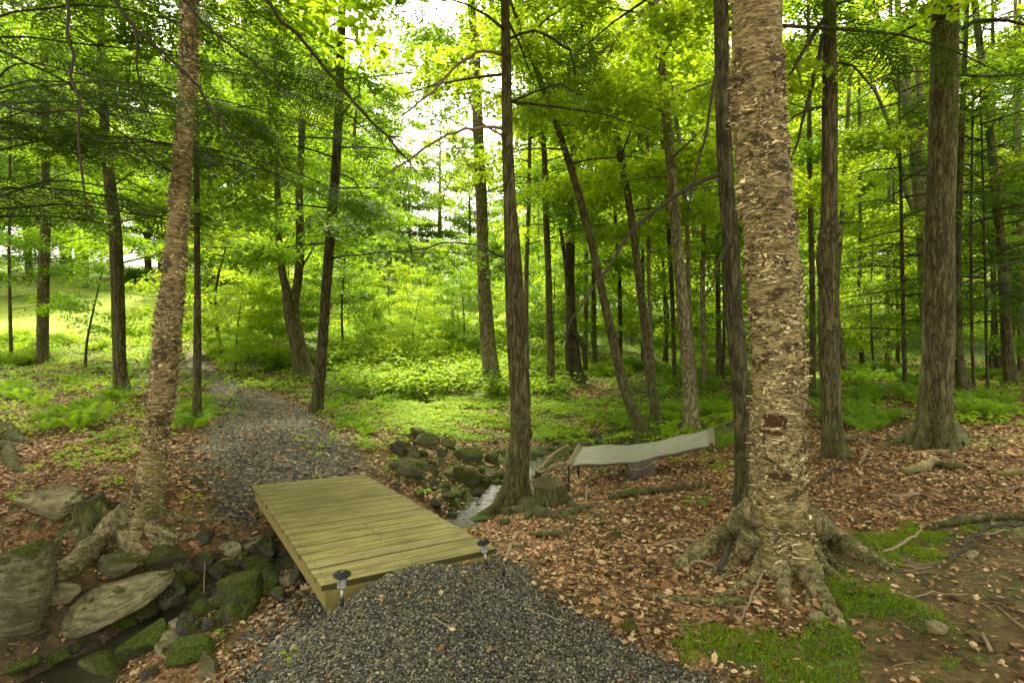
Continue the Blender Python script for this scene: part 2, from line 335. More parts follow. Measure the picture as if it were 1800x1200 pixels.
MAT['birch'] = birch()
def birch_root():
    m = M('birch_root_bark', .8); n1 = m.noise(m.co((26, 26, 26)), 1., 6, .75, .8); n2 = m.noise(m.co((5, 5, 5)), 1., 5, .7)
    c = m.ramp(n1, [(.34, (.022, .017, .008)), (.45, (.10, .08, .035)), (.55, (.25, .205, .10)), (.7, (.48, .41, .23))])
    c = m.mix(m.ramp(n2, [(.48, 0), (.6, .6)]), c, m.ramp(n1, [(.35, (.03, .035, .006)), (.7, (.11, .12, .02))])); return m.fin(c, m.bump(n1, .03, 1.))
MAT['birch_root'] = birch_root()
def flap():
    m = M('peeling_bark', .6); r = m.n('ShaderNodeNewGeometry').outputs['Random Per Island']
    c = m.ramp(r, [(0, (.035, .027, .013)), (.35, (.13, .098, .042)), (.7, (.35, .28, .135)), (1, (.70, .59, .34))]); c = m.mix(.75, c, m.ramp(m.noise(m.wco(11), 1., 4), [(.38, .4), (.58, 1.35)]), 'MULTIPLY'); return m.fin(c)
MAT['flap'] = flap()
def rock(name, a, b, moss, mc=(.085, .10, .013)):
    m = M(name, .8); w1 = m.co((1, 1, 1)); n = m.noise(w1, 8, 8, .75, .5); c = m.ramp(n, [(.3, a), (.7, b)])
    c = m.mix(.55, c, m.ramp(m.noise(m.co((6, 6, 34), rot=(.5, .3, 0)), 1., 5), [(.35, .25), (.6, 1.2)]), 'MULTIPLY')
    nz = m.n('ShaderNodeSeparateXYZ', {0: m.n('ShaderNodeNewGeometry').outputs['Normal']}).outputs[2]
    mk = m.math('ADD', m.math('MULTIPLY', nz, .35), m.noise(w1, 7, 6, .7))
    mm = m.ramp(mk, [(max(0, .92-moss*.6), 0), (min(1, 1.02-moss*.6), 1)])
    mcol = m.ramp(m.noise(w1, 50, 4), [(.3, tuple(q*.35 for q in mc)), (.7, tuple(q*1.5 for q in mc))])
    c = m.mix(mm, c, mcol); h = m.math('ADD', m.noise(w1, 24, 6, .7), m.math('MULTIPLY', mm, m.noise(w1, 120, 2)))
    return m.fin(c, m.bump(h, .05, 1.))
MAT['rock_tan'] = rock('tan_rock', (.11, .095, .045), (.40, .35, .19), .2)
MAT['rock_olive'] = rock('olive_rock', (.06, .056, .027), (.24, .22, .12), .45)
MAT['rock_moss'] = rock('mossy_rock', (.045, .043, .024), (.17, .155, .08), .75)
MAT['rock_dark'] = rock('dark_rock', (.025, .024, .019), (.11, .10, .07), .35)
MAT['rock_green'] = rock('bright_moss_rock', (.04, .04, .02), (.12, .11, .06), 1.0, (.085, .125, .011))
def deckm():
    m = M('treated_lumber', .65); oi = m.n('ShaderNodeObjectInfo').outputs['Random']
    off = m.n('ShaderNodeVectorMath', {0: m.n('ShaderNodeTexCoord').outputs['Object'], 1: m.n('ShaderNodeCombineXYZ', {0: m.math('MULTIPLY', oi, 37.), 1: m.math('MULTIPLY', oi, 91.), 2: oi}).outputs[0]}, operation='ADD').outputs[0]
    mp = lambda *q: m.n('ShaderNodeMapping', {'Vector': off, 'Scale': q}).outputs[0]
    g = m.noise(mp(1.6, 70, 60), 1., 5, .6, .8)
    c = m.ramp(g, [(.27, (.06, .052, .014)), (.46, (.155, .137, .036)), (.70, (.27, .245, .08))])
    st = m.ramp(m.noise(mp(3, 14, 3), 1., 5, .7), [(.35, (.32, .31, .22)), (.58, (1.1, 1.07, 1.0))]); c = m.mix(.85, c, st, 'MULTIPLY')
    c = m.mix(m.math('MULTIPLY', oi, .5), c, m.mix(m.ramp(m.noise(mp(5, 9, 5), 1., 4), [(.4, 0), (.6, 1)]), (.13, .10, .04), (.17, .16, .075)))
    kn = m.ramp(m.vor(mp(1.9, 7, 1), 1.), [(.035, 1), (.07, 0)]); c = m.mix(m.math('MULTIPLY', kn, .8), c, (.06, .04, .012))
    return m.fin(c, m.bump(g, .004, .6))
MAT['deck'] = deckm()
def simple(name, c, rough=.5, bump=0, bs=60, metal=0.):
    m = M(name, rough); m.b.inputs['Metallic'].default_value = metal
    n = m.noise(m.co(), bs, 4); cc = m.mix(.35, tuple(c), m.ramp(n, [(.3, .6), (.7, 1.2)]), 'MULTIPLY'); return m.fin(cc, m.bump(n, bump) if bump else None)
MAT['seam_shade'] = simple('seam_shade_edge', (.05, .042, .016), .8)  # shade in the seams, painted as a darker colour on the boards' long sides
MAT['wood_side'] = simple('beam_lumber', (.20, .165, .055), .7, .004)
MAT['canvas'] = simple('hammock_canvas', (.20, .20, .15), .85, .02, 9)
MAT['pouch'] = simple('grey_brown_cloth', (.075, .062, .046), .85, .02, 12)
MAT['spreader'] = simple('weathered_dowel', (.16, .12, .06), .7, .003)
MAT['black'] = simple('black_plastic', (.012, .016, .016), .35)
MAT['steel'] = simple('brushed_steel', (.28, .28, .25), .45, 0, 60, 1.)
MAT['rope'] = simple('dark_rope', (.05, .045, .03), .8)
MAT['rope_pale'] = simple('pale_rope', (.35, .32, .22), .8)
MAT['dead'] = simple('dead_twig', (.20, .15, .09), .8, .004, 40)
MAT['dead_dark'] = simple('dark_dead_wood', (.045, .036, .024), .85, .006, 40)
MAT['endgrain'] = simple('cut_wood', (.075, .06, .03), .8, .006, 30)
MAT['redwood'] = simple('exposed_inner_bark', (.05, .024, .011), .8, .02, 16)
def glassm():
    m = M('clear_lens', .08); m.b.inputs['Transmission Weight'].default_value = .85; m.b.inputs['IOR'].default_value = 1.3; m.b.inputs['Base Color'].default_value = (.9, .92, .9, 1); return m.m
MAT['glass'] = glassm()
def waterm():
    m = M('stream_water', .06); m.b.inputs['Specular IOR Level'].default_value = .8; m.b.inputs['IOR'].default_value = 1.33
    n = m.noise(m.wco(1), 15, 4, .6, .8); return m.fin(m.ramp(m.noise(m.wco(1), 3, 4), [(.3, (.012, .012, .007)), (.7, (.04, .036, .018))]), m.bump(n, .014, 1.))
MAT['water'] = waterm()
# ------------------------------------------------------------------ ground, path, lawn, water
def build_ground():
    n = 560; u = np.linspace(-1, 1, n); f = lambda u, k, s: s*np.sinh(k*u)/math.sinh(k)
    xs = f(u, 5.6, 330)+.0; ys = f(np.linspace(-.82, 1, n), 5.4, 420)+3.2
    X, Y = np.meshgrid(xs, ys); x, y = X.ravel(), Y.ravel(); z = terr(x, y)
    g, lw, ms, wt = m_gravel(x, y), m_lawn(x, y), m_moss(x, y), m_wet(x, y)
    V = np.c_[x, y, z]; pr = proj(V); front = y > 2
    green = np.where(front & (y > 6.5), sm(-.25, .35, fbm(xy0(x, y, .5), 3, 77)+.3*(pr[:, 0] > 560)*(pr[:, 0] < 1000)*(y > 8)+np.clip((y-9)/14, 0, .8)), 0)*(1-g)*.9
    soil = sm(.1, .5, fbm(xy0(x, y, 1.1), 3, 88))*(y < 12)*.8; soil = np.maximum(soil, sm(1600-350, 1500, pr[:, 0])*(pr[:, 1] > 940)*(y > 1)*.7)
    at_ = dict(gravel=g, lawn=lw, moss=ms, wet=wt, green=green, soil=soil)
    i = (np.arange(n-1)[:, None]*n+np.arange(n-1)[None]).ravel(); Fq = np.c_[i, i+1, i+n+1, i+n]
    fg = g[Fq].mean(1) > .5; fl = (lw[Fq].mean(1) > .5) & ~fg
    for nm, k in (('path', fg), ('lawn', fl), ('ground', ~fg & ~fl)):
        q = Fq[k]; us, inv = np.unique(q, return_inverse=True)
        obj(nm, mesh(nm, V[us], inv.reshape(-1, 4), MAT['ground'], smooth=True, attr={a: b[us] for a, b in at_.items()}), kind='structure')
build_ground()
def build_water():
    P, _ = spline(STREAM, np.ones(len(STREAM)), .06); T = np.gradient(P[:, :2], axis=0); T /= np.linalg.norm(T, axis=1)[:, None]; N = np.c_[-T[:, 1], T[:, 0]]
    k = 24; s = np.linspace(-.9, .9, k); V = P[:, None, :2]+N[:, None]*s[None, :, None]; Z = np.repeat(P[:, 2][:, None], k, 1)
    bed = terr(P[:, 0], P[:, 1]); Z = np.repeat((bed+.055)[:, None], k, 1)
    from_sm = np.convolve(np.pad(bed, 8, 'edge'), np.ones(17)/17, 'valid'); Z = np.repeat((from_sm+.06)[:, None], k, 1)
    V = np.dstack([V, Z[:, :, None]]).reshape(-1, 3); n = len(P); i = (np.arange(n-1)[:, None]*k+np.arange(k-1)[None]).ravel()
    obj('water', mesh('water', V, np.c_[i, i+1, i+k+1, i+k], MAT['water'], smooth=True), kind='structure')
build_water()
# ------------------------------------------------------------------ scatter helpers
def rots(rng, n, tilt):
    """random yaw plus a tilt about a random horizontal axis"""
    yaw = rng.uniform(0, 2*PI, n); t = np.abs(rng.normal(0, tilt, n)); a = rng.uniform(0, 2*PI, n)
    ax = np.c_[np.cos(a), np.sin(a), np.zeros(n)]; c, s = np.cos(t), np.sin(t); R = np.zeros((n, 3, 3))
    K = np.zeros((n, 3, 3)); K[:, 0, 2] = ax[:, 1]; K[:, 1, 2] = -ax[:, 0]; K[:, 2, 0] = -ax[:, 1]; K[:, 2, 1] = ax[:, 0]
    R = np.eye(3)[None]+s[:, None, None]*K+(1-c)[:, None, None]*(K@K)
    Z = np.zeros((n, 3, 3)); Z[:, 0, 0] = Z[:, 1, 1] = np.cos(yaw); Z[:, 0, 1] = -np.sin(yaw); Z[:, 1, 0] = np.sin(yaw); Z[:, 2, 2] = 1
    return R@Z
def stamp(T, Fc, P, R, S):
    """copies of template T (k,3) with faces Fc at positions P, rotations R, scales S (n,) or (n,3)"""
    S = np.asarray(S); S = S[:, None] if S.ndim == 1 else S
    V = np.einsum('nij,nkj->nki', R, T[None]*S[:, None, :])+P[:, None]; k = len(T)
    Fa = (np.arange(len(P))[:, None, None]*k+np.asarray(Fc)[None]).reshape(-1, np.asarray(Fc).shape[1]); return V.reshape(-1, 3), Fa
LEAF4 = np.array([(-.5, 0, 0), (0, -.34, .07), (.5, 0, -.02), (0, .34, .07)]); LF4 = np.array([(0, 1, 2), (0, 2, 3)])
# maple-like leaf: five lobes, slightly cupped
_mp = [(-.5, 0), (-.32, -.30), (-.12, -.22), (.02, -.50), (.14, -.20), (.52, 0), (.14, .20), (.02, .50), (-.12, .22), (-.32, .30)]
LEAFM = np.array([(a, b, .12*abs(b)-.05*a*a) for a, b in _mp]); LFM = np.array([(0, 1, 2), (2, 3, 4), (4, 5, 6), (6, 7, 8), (8, 9, 0), (0, 2, 4), (0, 4, 6), (0, 6, 8)])
LEAFO = np.array([(-.5, 0, 0), (-.2, -.26, .06), (.2, -.24, .09), (.5, 0, .02), (.2, .24, .09), (-.2, .26, .06), (-.2, 0, -.02), (.2, 0, 0)])
LFO = np.array([(0, 1, 6, 6), (1, 2, 7, 6), (2, 3, 7, 7), (3, 4, 7, 7), (4, 5, 6, 7), (5, 0, 6, 6)]); LFOt = np.array([(0, 1, 6), (1, 2, 7), (1, 7, 6), (2, 3, 7), (3, 4, 7), (4, 5, 6), (4, 6, 7), (5, 0, 6)])
def spray_maple(rng, n, R, size, near=False):
    P = []; 
    for i in range(n):
        a = rng.normal(0, .75); r = R*math.sqrt(rng.uniform(.02, 1)); P.append((r*math.cos(a), r*math.sin(a)*.9, rng.normal(0, .05)*R-.16*r*r/R))
    P = np.array(P); P[:, 2] += rng.normal(0, .09*R, n); Rm = rots(rng, n, .62); T, Fc = (LEAFM, LFM) if near else (LEAF4, LF4)
    return stamp(T, Fc, P, Rm, size*rng.uniform(.65, 1.2, n))
def spray_hem(rng, L=.55, dens=1., w=.016):
    V = []; n = 0; P = []; D = []; Ls = []
    for t in np.arange(.04, 1, .085/dens):
        for sgn in (-1, 1):
            tl = L*(.55*(1-t)+.10)*rng.uniform(.7, 1.15); a = sgn*(.85+rng.normal(0, .1)); k = max(2, int(tl/.042))
            for j in range(k):
                s = (j+.5)/k*tl; P.append((t*L+s*math.cos(a), s*math.sin(a), -.25*(t*L)**2-.35*s*s+rng.normal(0, .006))); D.append(a+rng.normal(0, .25)); Ls.append(rng.uniform(.8, 1.3))
    P = np.array(P); D = np.array(D); m = len(P); T = np.array([(-.5, 0, 0), (0, -.5, 0), (.5, 0, 0), (0, .5, 0)]); R = rots(rng, m, .25)
    Z = np.zeros((m, 3, 3)); Z[:, 0, 0] = Z[:, 1, 1] = np.cos(D); Z[:, 0, 1] = -np.sin(D); Z[:, 1, 0] = np.sin(D); Z[:, 2, 2] = 1
    tilt = rots(rng, m, .2); yaw0 = Z
    t2 = tilt@np.transpose(tilt, (0, 2, 1)); S = np.c_[.052*np.array(Ls), w*np.array(Ls), np.ones(m)]
    return stamp(T, np.array([(0, 1, 2, 3)]), P, yaw0, S)
_r = np.random.default_rng(5)
SPR = {'near': [spray_maple(_r, 44, .55, .105, True) for _ in range(4)], 'mid': [spray_maple(_r, 56, .62, .115) for _ in range(5)], 'far': [spray_maple(_r, 44, .95, .19) for _ in range(5)],
       'hem': [spray_hem(_r, .6, 1.0) for _ in range(4)], 'hemfar': [spray_hem(_r, .8, .62, .03) for _ in range(4)]}
def rot_dir(az, tilt, roll):
    """x axis turned to azimuth az, dipped by tilt"""
    n = len(az); ca, sa, ct, st, cr, sr = np.cos(az), np.sin(az), np.cos(tilt), np.sin(tilt), np.cos(roll), np.sin(roll)
    X = np.c_[ca*ct, sa*ct, st]; Y0 = np.c_[-sa, ca, np.zeros(n)]; Z0 = np.cross(X, Y0)
    Y = Y0*cr[:, None]+Z0*sr[:, None]; Z = np.cross(X, Y); return np.stack([X, Y, Z], 2)
def put_sprays(mb, kind, P, az, tilt, roll, S, m, rng):
    P = np.asarray(P); idx = rng.integers(0, len(SPR[kind]), len(P)); R = rot_dir(np.asarray(az), np.asarray(tilt), np.asarray(roll)); S = np.asarray(S)
    for k, (T, Fc) in enumerate(SPR[kind]):
        q = idx == k
        if q.any(): V, Fa = stamp(T, Fc, P[q], R[q], S[q]); mb.add(V, Fa, m)
def limb(mb, rng, p0, az, L, rise, kind, sp=.26, r0=.02, spread=.45, s=1., droop=.0, keep=None, base=None, start=.3, bare=0., wood=1, leafm=0):
    k = max(4, int(L/.35)); t = np.linspace(0, 1, k); a = az+np.cumsum(rng.normal(0, .09, k)); dz = rise*(1-t)-droop*t; st = L/(k-1)
    P = [np.array(p0, float)]
    for i in range(1, k): P.append(P[-1]+np.array([math.cos(a[i]), math.sin(a[i]), dz[i]+rng.normal(0, .05)])*st)
    P = np.array(P); addtube(mb, P, r0*(1-.8*t)+.002, 5, None, wood)
    if kind is None: return P
    n = max(2, int(L*(1-start)/sp)*2); tt = rng.uniform(start, 1, n)*(k-1); i = np.minimum(tt.astype(int), k-2); f = (tt-i)[:, None]; Q = P[i]*(1-f)+P[i+1]*f
    side = rng.choice([-1, 1], n)*rng.uniform(.2, 1.1, n); azs = a[i]+side; 
    off = rng.uniform(0, spread, n)*(1.1-.5*tt/(k-1)); Q = Q+np.c_[np.cos(azs)*off, np.sin(azs)*off, rng.normal(0, .05, n)-droop*off*.4]
    Q = np.r_[Q, P[-1:]]; azs = np.r_[azs, a[-1]]; n += 1
    tl = rng.normal(-.12-droop*.8, .18, n); rl = rng.normal(0, .22, n); sc = s*rng.uniform(.75, 1.2, n)
    if keep is not None:
        q = keep(Q+(base if base is not None else 0)); Q, azs, tl, rl, sc = Q[q], azs[q], tl[q], rl[q], sc[q]
    if len(Q): put_sprays(mb, kind, Q, azs, tl, rl, sc, leafm, rng)
    return P
GAP = np.array([(610,60),(700,40),(760,170),(870,150),(950,230),(935,440),(800,520),(740,480),(700,330),(630,290)])
def open_sky(P):           # crowns thin out over the clearing towards the meadow
    q = proj(P); d = pdist(q, GAP); rr = hash3((P[:, 0]*50).astype(int), (P[:, 1]*50).astype(int), (P[:, 2]*50).astype(int), 3)
    return rr < np.clip((d+50)/90, .26, 1)
# ------------------------------------------------------------------ trees
def trunk(P, R, base, kind='furrow', seg=40, step=.05, flare=.6, fh=.25, lobes=5, knots=(), seed=0, amp=None):
    P = np.asarray(P)-base; R = np.asarray(R, float); rng = np.random.default_rng(seed); ph = rng.uniform(0, 6.28, 4)
    P = np.r_[[P[0]-np.array([0, 0, .25])], P]; R = np.r_[R[0], R]
    def disp(Q, D, RR):
        th = np.arctan2(D[..., 1], D[..., 0]); h = np.maximum(Q[:, 2], -.1)[:, None]; X = (Q[:, None]+D*RR[..., None]); sh = RR.shape; x3 = X.reshape(-1, 3)
        r = RR*(1+flare*np.exp(-h/fh)*(.6+.55*np.cos(lobes*th+ph[0])+.25*np.cos((lobes+2)*th+ph[1])))
        r = r*(1+.07*fbm(x3*np.array([1.5, 1.5, 1.2]), 2, seed).reshape(sh))
        a = amp if amp is not None else .06
        if kind == 'furrow': n = fbm(x3*np.array([26, 26, 4.]), 3, seed+3).reshape(sh); r = r+RR*a*2.*(.35-np.abs(n))
        elif kind == 'birch': n = fbm(x3*np.array([7, 7, 26.]), 3, seed+3).reshape(sh); r = r+RR*a*n; r = r+RR*a*1.3*fbm(x3*6., 2, seed+8).reshape(sh)
        for kh, kt, ks, ka in knots: dt = np.angle(np.exp(1j*(th-kt))); r = r+ka*np.exp(-((h-kh)/ks)**2-(dt*RR/ks)**2)
        return r
    return tube(P, R, seg, step, disp)
def flaps(G, T, n, rng, size, fs=1., rows=None):
    """little peeling curls sitting on the surface grid G (rings, seg, 3) whose axis points are T"""
    nr, seg = G.shape[:2]; lo, hi = rows or (1, nr-1); i = rng.integers(lo, hi, n); th = rng.uniform(0, seg, n); q = G[i, th.astype(int) % seg]; k = fbm(q*np.array([9, 9, 6.]), 3, 91)+rng.normal(0, .12, n) > .02; i, th = i[k], th[k]; n = len(i); c0 = T[i]
    def at_(i, t): a = np.floor(t).astype(int); f = (t-a)[:, None]; return G[i, a % seg]*(1-f)+G[i, (a+1) % seg]*f
    r = np.linalg.norm(at_(i, th)-c0, axis=1); dstep = seg/(2*PI*r); ax = T[np.minimum(i+1, nr-1)]-T[i-1]; ax /= np.linalg.norm(ax, axis=1)[:, None]+1e-9
    big = rng.random(n); wd = rng.uniform(*size, n)*np.where(big < .08, 1.8, 1); hh = fs*rng.uniform(.0015, .005, n)*np.where(big > .93, 2.6, 1); wd = np.where(big > .96, wd*.5, wd); lift = fs*rng.uniform(.001, .011, n)*np.where(rng.random(n) < .92, 1, 2.2)
    sg = rng.choice([-1, 1], n); dz = rng.normal(0, .006, n)*fs; jit = rng.uniform(-.5, .5, n)*np.linalg.norm(T[np.minimum(i+1, nr-1)]-T[i], axis=1); rows_ = []
    for k, s in enumerate((0, .35, .7, 1.)):
        p = at_(i, th+sg*wd*(s if k < 3 else .85)*dstep); o = p-c0; o -= (o*ax).sum(1)[:, None]*ax; o /= np.linalg.norm(o, axis=1)[:, None]+1e-9; L = -.0015+lift*(s**1.6)*(1.2 if k == 3 else 1)
        for e in (-1, 1): rows_.append(p+o*L[:, None]+ax*(e*hh*(1-.45*s)+dz*s+jit)[:, None])
    V = np.stack(rows_, 1).reshape(-1, 3); b = np.arange(n)[:, None]*8; return V, np.concatenate([b+np.array(q) for q in ((0, 2, 3, 1), (2, 4, 5, 3), (4, 6, 7, 5))])
def px_pts(L, Y, lean=0.):
    P, R = [], []; y0 = L[0][1]
    for px, py, wd in L: YY = Y+lean*(y0-py)/y0; P.append(at(px, py, YY)); R.append(wd/2/F*YY/math.hypot(1, (px-900)/F))
    return np.array(P), np.array(R)
def tree(name, label, L, mat='bark', kind='furrow', top=3., lean=0., crown=None, seg=18, step=.12, flare=.5, fh=.2, lobes=4, knots=(), group=None, seed=1, extra=None, nflap=0, amp=None, Y=None, flapsize=(.02, .05), fs=1.):
    b = gp(L[0][0], L[0][1]); Y = Y or b[1]; P, R = px_pts(L, Y, lean); base = P[0].copy(); base[2] = terr(base[0], base[1])[0]; P[0] = base
    if top: d = P[-1]-P[-2]; d /= np.linalg.norm(d); P = np.r_[P, [P[-1]+d*top]]; R = np.r_[R, R[-1]*.6]
    root = empty(name, base, label=label, cat='tree', group=group)
    V, Fq, Ft = trunk(P, R, base, kind, seg, step, flare, fh, lobes, knots, seed, amp); mb = MB(); mb.add(V, Fq); mb.F.setdefault(3, []).append(Ft); mb.M.setdefault(3, []).append(np.zeros(len(Ft)))
    if nflap: G = V[:-2].reshape(-1, seg, 3); T_ = G.mean(1); hi = int(np.argmin(np.abs(T_[:, 2]-(P[-2][2]-base[2]+1.2)))); a, c = flaps(G, T_, nflap, np.random.default_rng(seed+9), flapsize, fs, (int(.25/step)+3, hi)); mb.add(a, c, 1)
    if nflap > 5000: a, c = flaps(G, T_, nflap//14, np.random.default_rng(seed+10), (.04, .10), fs*.9, (int(.25/step)+6, hi)); mb.add(a, c, 1)
    obj('trunk', mb.mesh('trunk', [MAT[mat], MAT['flap']], sm_mats=[0]), root)
    if crown: mk_crown(root, base, P-base, R, crown, seed, mat)
    return root, base, P, R
def mk_crown(root, base, P, R, c, seed, mat):
    rng = np.random.default_rng(seed*7+1); mb = MB(); n = c['n']; h0, h1 = c['h']
    for i in range(n):
        u = (i+rng.uniform(.1, .9))/n; h = h0+(h1-h0)*u; k = np.argmin(np.abs(P[:, 2]-h)); p0 = np.array([np.interp(h, P[:, 2], P[:, j]) for j in range(3)])
        if h > P[-1, 2]: p0 = P[-1]+np.array([0, 0, (h-P[-1, 2])])
        az = c.get('az', 0)+ (i*2.4 if 'azr' not in c else rng.uniform(*c['azr']))+rng.normal(0, .3)
        L = c['L']*(1-.45*u*c.get('cone', 1))*rng.uniform(.7, 1.2); kind = c.get('kind', 'mid')
        limb(mb, rng, p0, az, L, c.get('rise', .35), kind, c.get('sp', .2), c.get('r0', .018), c.get('spread', .45), c.get('s', 1.), c.get('droop', .1), open_sky if c.get('gap', 1) else None, base, c.get('start', .25), 0, 1, 0)
    obj('crown', mb.mesh('crown', [MAT[c.get('mat', 'maple')], MAT[mat]], sm_mats=[1]), root)
    if mb.n == 0: pass

def roots(root, base, specs, mat, seed=0, z=.02, flap_n=0):
    rng = np.random.default_rng(seed)
    for L in specs:            # each (px, py, width px) along the ground; the first may sit up on the trunk: (px, py, w, height)
        P, R = [], []
        for q in L:
            g = gp(q[0], q[1]); h = q[3] if len(q) > 3 else None; r = q[2]/2/F*g[1]
            if h is not None: g = g+ray(q[0], q[1])*0; Y = base[1]-.06; g = at(q[0], q[1], Y)
            else: g[2] += r*.18
            P.append(g-base); R.append(r)
        P, R = np.array(P), np.array(R); P = np.r_[P, [P[-1]+(P[-1]-P[-2])*.3+np.array([0, 0, -.06])]]; R = np.r_[R, R[-1]*.5]
        sd = int(rng.integers(1e5))
        dsp = lambda Q, D, RR: RR*(1+.20*fbm((Q[:, None]+D*RR[..., None]).reshape(-1, 3)*9, 3, sd).reshape(RR.shape)+.20*fbm((Q[:, None]+D*RR[..., None]).reshape(-1, 3)*30, 3, sd).reshape(RR.shape))
        mb = MB(); addtube(mb, P, R, 16, .02, 0, dsp)
        if flap_n:
            G = mb.V[0][:-2].reshape(-1, 16, 3); a, c = flaps(G, G.mean(1), int(flap_n*np.linalg.norm(np.diff(P, axis=0), axis=1).sum()), rng, (.006, .022), .8); mb.add(a, c, 1)
        obj('root', mb.mesh('root', [MAT['birch_root' if mat == 'birch' else mat], MAT['flap']], sm_mats=[0]), root)
def branch(root, base, pts, mat='dead_dark', twigs=0, seed=0, kind=None, s=.7, tl=.5, nsp=0, leaf='hem'):
    """bare limb through (px, py, depth, width px); side twigs, optional sprays"""
    rng = np.random.default_rng(seed); P = np.array([at(a, b, Y) for a, b, Y, _ in pts])-base; R = np.array([wd/2/F*Y for _, _, Y, wd in pts]); P, R = spline(P, R, .12)
    P[1:] += rng.normal(0, .008, (len(P)-1, 3)); mb = MB(); addtube(mb, P, R, 7, None, 0); n = len(P)
    for k in range(twigs):
        i = rng.integers(int(n*.15), n-1); d = P[i+1 if i+1 < n else i]-P[i-1]; d /= np.linalg.norm(d)+1e-9; sd = np.cross(d, rng.normal(0, 1, 3)); sd /= np.linalg.norm(sd); q = P[i]; L = rng.uniform(.25, 1)*tl; T = [q]; e = d*.6+sd*.8
        for j in range(4): e = e+rng.normal(0, .15, 3)+np.array([0, 0, -.07]); T.append(T[-1]+e/np.linalg.norm(e)*L/4)
        addtube(mb, T, np.linspace(max(.003, R[i]*.35), .0015, 5), 4, None, 0)
        if kind and rng.random() < .8: put_sprays(mb, kind, [T[-2]], [math.atan2(e[1], e[0])], [-.25+rng.normal(0, .25)], [rng.normal(0, .4)], [s*rng.uniform(.6, 1.2)], 1, rng)
    if nsp:
        i = rng.integers(int(n*.2), n, nsp); d = P[np.minimum(i+1, n-1)]-P[i-1]; az = np.arctan2(d[:, 1], d[:, 0])+rng.normal(0, .8, nsp)
        put_sprays(mb, kind, P[i], az, rng.normal(-.25, .25, nsp), rng.normal(0, .4, nsp), s*rng.uniform(.6, 1.2, nsp), 1, rng)
    obj('branch', mb.mesh('branch', [MAT[mat], MAT[leaf]], sm_mats=[0]), root)
MID = dict(n=22, h=(2.2, 8.5), L=2.6, kind='mid', mat='maple')
def cr(**k): d = dict(MID); d.update(k); return d
G_BG = None
# --- the two shaggy birches
t, b, P, R = tree('birch_tree', 'massive shaggy birch with peeling tan bark, spreading roots and square bark wound, right',
     [(1378,1010,122),(1372,930,108),(1368,860,101),(1367,780,96),(1370,700,95),(1368,600,95),(1360,500,94),(1351,400,93),(1341,300,92),(1334,200,91),(1331,100,90),(1330,0,89)], 'birch', 'birch', top=9,
     seg=150, step=.016, flare=.42, fh=.17, lobes=5, seed=4, nflap=24000, amp=.05, Y=3.72, flapsize=(.010, .05), fs=1.7)
roots(t, b, [[(1412,905,44,1),(1450,945,50),(1492,968,42),(1532,988,32),(1565,1003,16)], [(1385,930,50,1),(1405,985,46),(1428,1028,38),(1452,1062,28),(1478,1098,15)], [(1335,895,44,1),(1292,938,50),(1252,962,44),(1215,984,32),(1190,1000,14)],
     [(1350,960,44,1),(1340,1000,34),(1312,1026,22),(1280,1045,14),(1255,1052,8)], [(1345,1052,10),(1310,1056,16),(1260,1060,16),(1200,1054,14),(1140,1050,8)], [(1365,960,44,1),(1372,1010,40),(1378,1045,26),(1384,1066,10)], [(1440,955,16),(1470,995,12),(1510,1010,9),(1560,1018,5)], [(1430,1030,14),(1420,1060,11),(1425,1085,7)], [(1230,985,12),(1200,1000,9),(1165,1003,5)], [(1290,985,12),(1265,1020,9),(1225,1030,6),(1190,1028,4)],
     [(1325,935,40,1),(1300,985,24),(1270,1002,16),(1235,1012,8)], [(1420,960,36,1),(1450,1000,18),(1480,1018,10)]], 'birch', 3, flap_n=700)
def patch(cx, cy, wp, hp, depth=.0):       # exposed inner bark, a curved scale hugging the trunk
    i = np.argmin(np.abs(P[:, 2]-at(cx, cy, 3.72)[2])); zc = at(cx, cy, 3.5)[2]-b[2]; Yt = 3.72; rr = np.interp(zc, P[:, 2]-b[2], R)*1.045; xc = np.interp(zc, P[:, 2]-b[2], P[:, 0]-b[0])
    a0 = math.asin(max(-.95, min(.95, (at(cx, cy, 3.5)[0]-b[0]-xc)/rr))); da = wp/F*3.5/rr/2; h = hp/F*3.5/2; V = []
    for u in np.linspace(-1, 1, 9):
        for v in np.linspace(-1, 1, 5):
            j = .85+.15*math.sin(u*7+v*4); V.append((xc+rr*math.sin(a0+u*da*j), -rr*math.cos(a0+u*da*j), zc+v*h*j))
    k = (np.arange(8)[:, None]*5+np.arange(4)[None]).ravel(); obj('bark_wound', mesh('bark_wound', V, np.c_[k, k+1, k+6, k+5], MAT['redwood'], smooth=True), t)
patch(1372, 744, 46, 26); patch(1378, 842, 48, 14); patch(1365, 765, 50, 7)
BIRCH = t
t, b, P, R = tree('birch_tree', 'leaning shaggy birch with dark curling bark and exposed pale roots beside the creek, left',
     [(255,905,62),(262,850,50),(272,780,47),(283,700,49),(290,640,53),(296,570,53),(303,500,42),(312,400,36),(322,280,33),(330,150,30),(334,0,27)], 'birch', 'birch', top=2.5,
     seg=90, step=.02, flare=.35, fh=.18, seed=14, nflap=16000, amp=.07, flapsize=(.01, .035), fs=1.7)
roots(t, b, [[(235,900,50,1),(205,930,50),(165,965,44),(125,1000,36),(90,1020,22),(55,1030,10)], [(240,905,44,1),(232,935,28),(240,965,24),(260,980,16)], [(258,905,40,1),(262,925,26),(290,938,22),(325,945,16),(350,938,8)],
     [(245,910,40,1),(222,945,24),(232,975,18),(245,990,10)], [(225,900,30,1),(190,915,22),(150,935,20),(110,945,12),(90,960,8)], [(270,900,30,1),(300,905,14),(340,915,10),(390,912,6)], [(262,915,30,1),(272,950,18),(300,960,16),(312,975,8)]], 'birch', 6, flap_n=250)
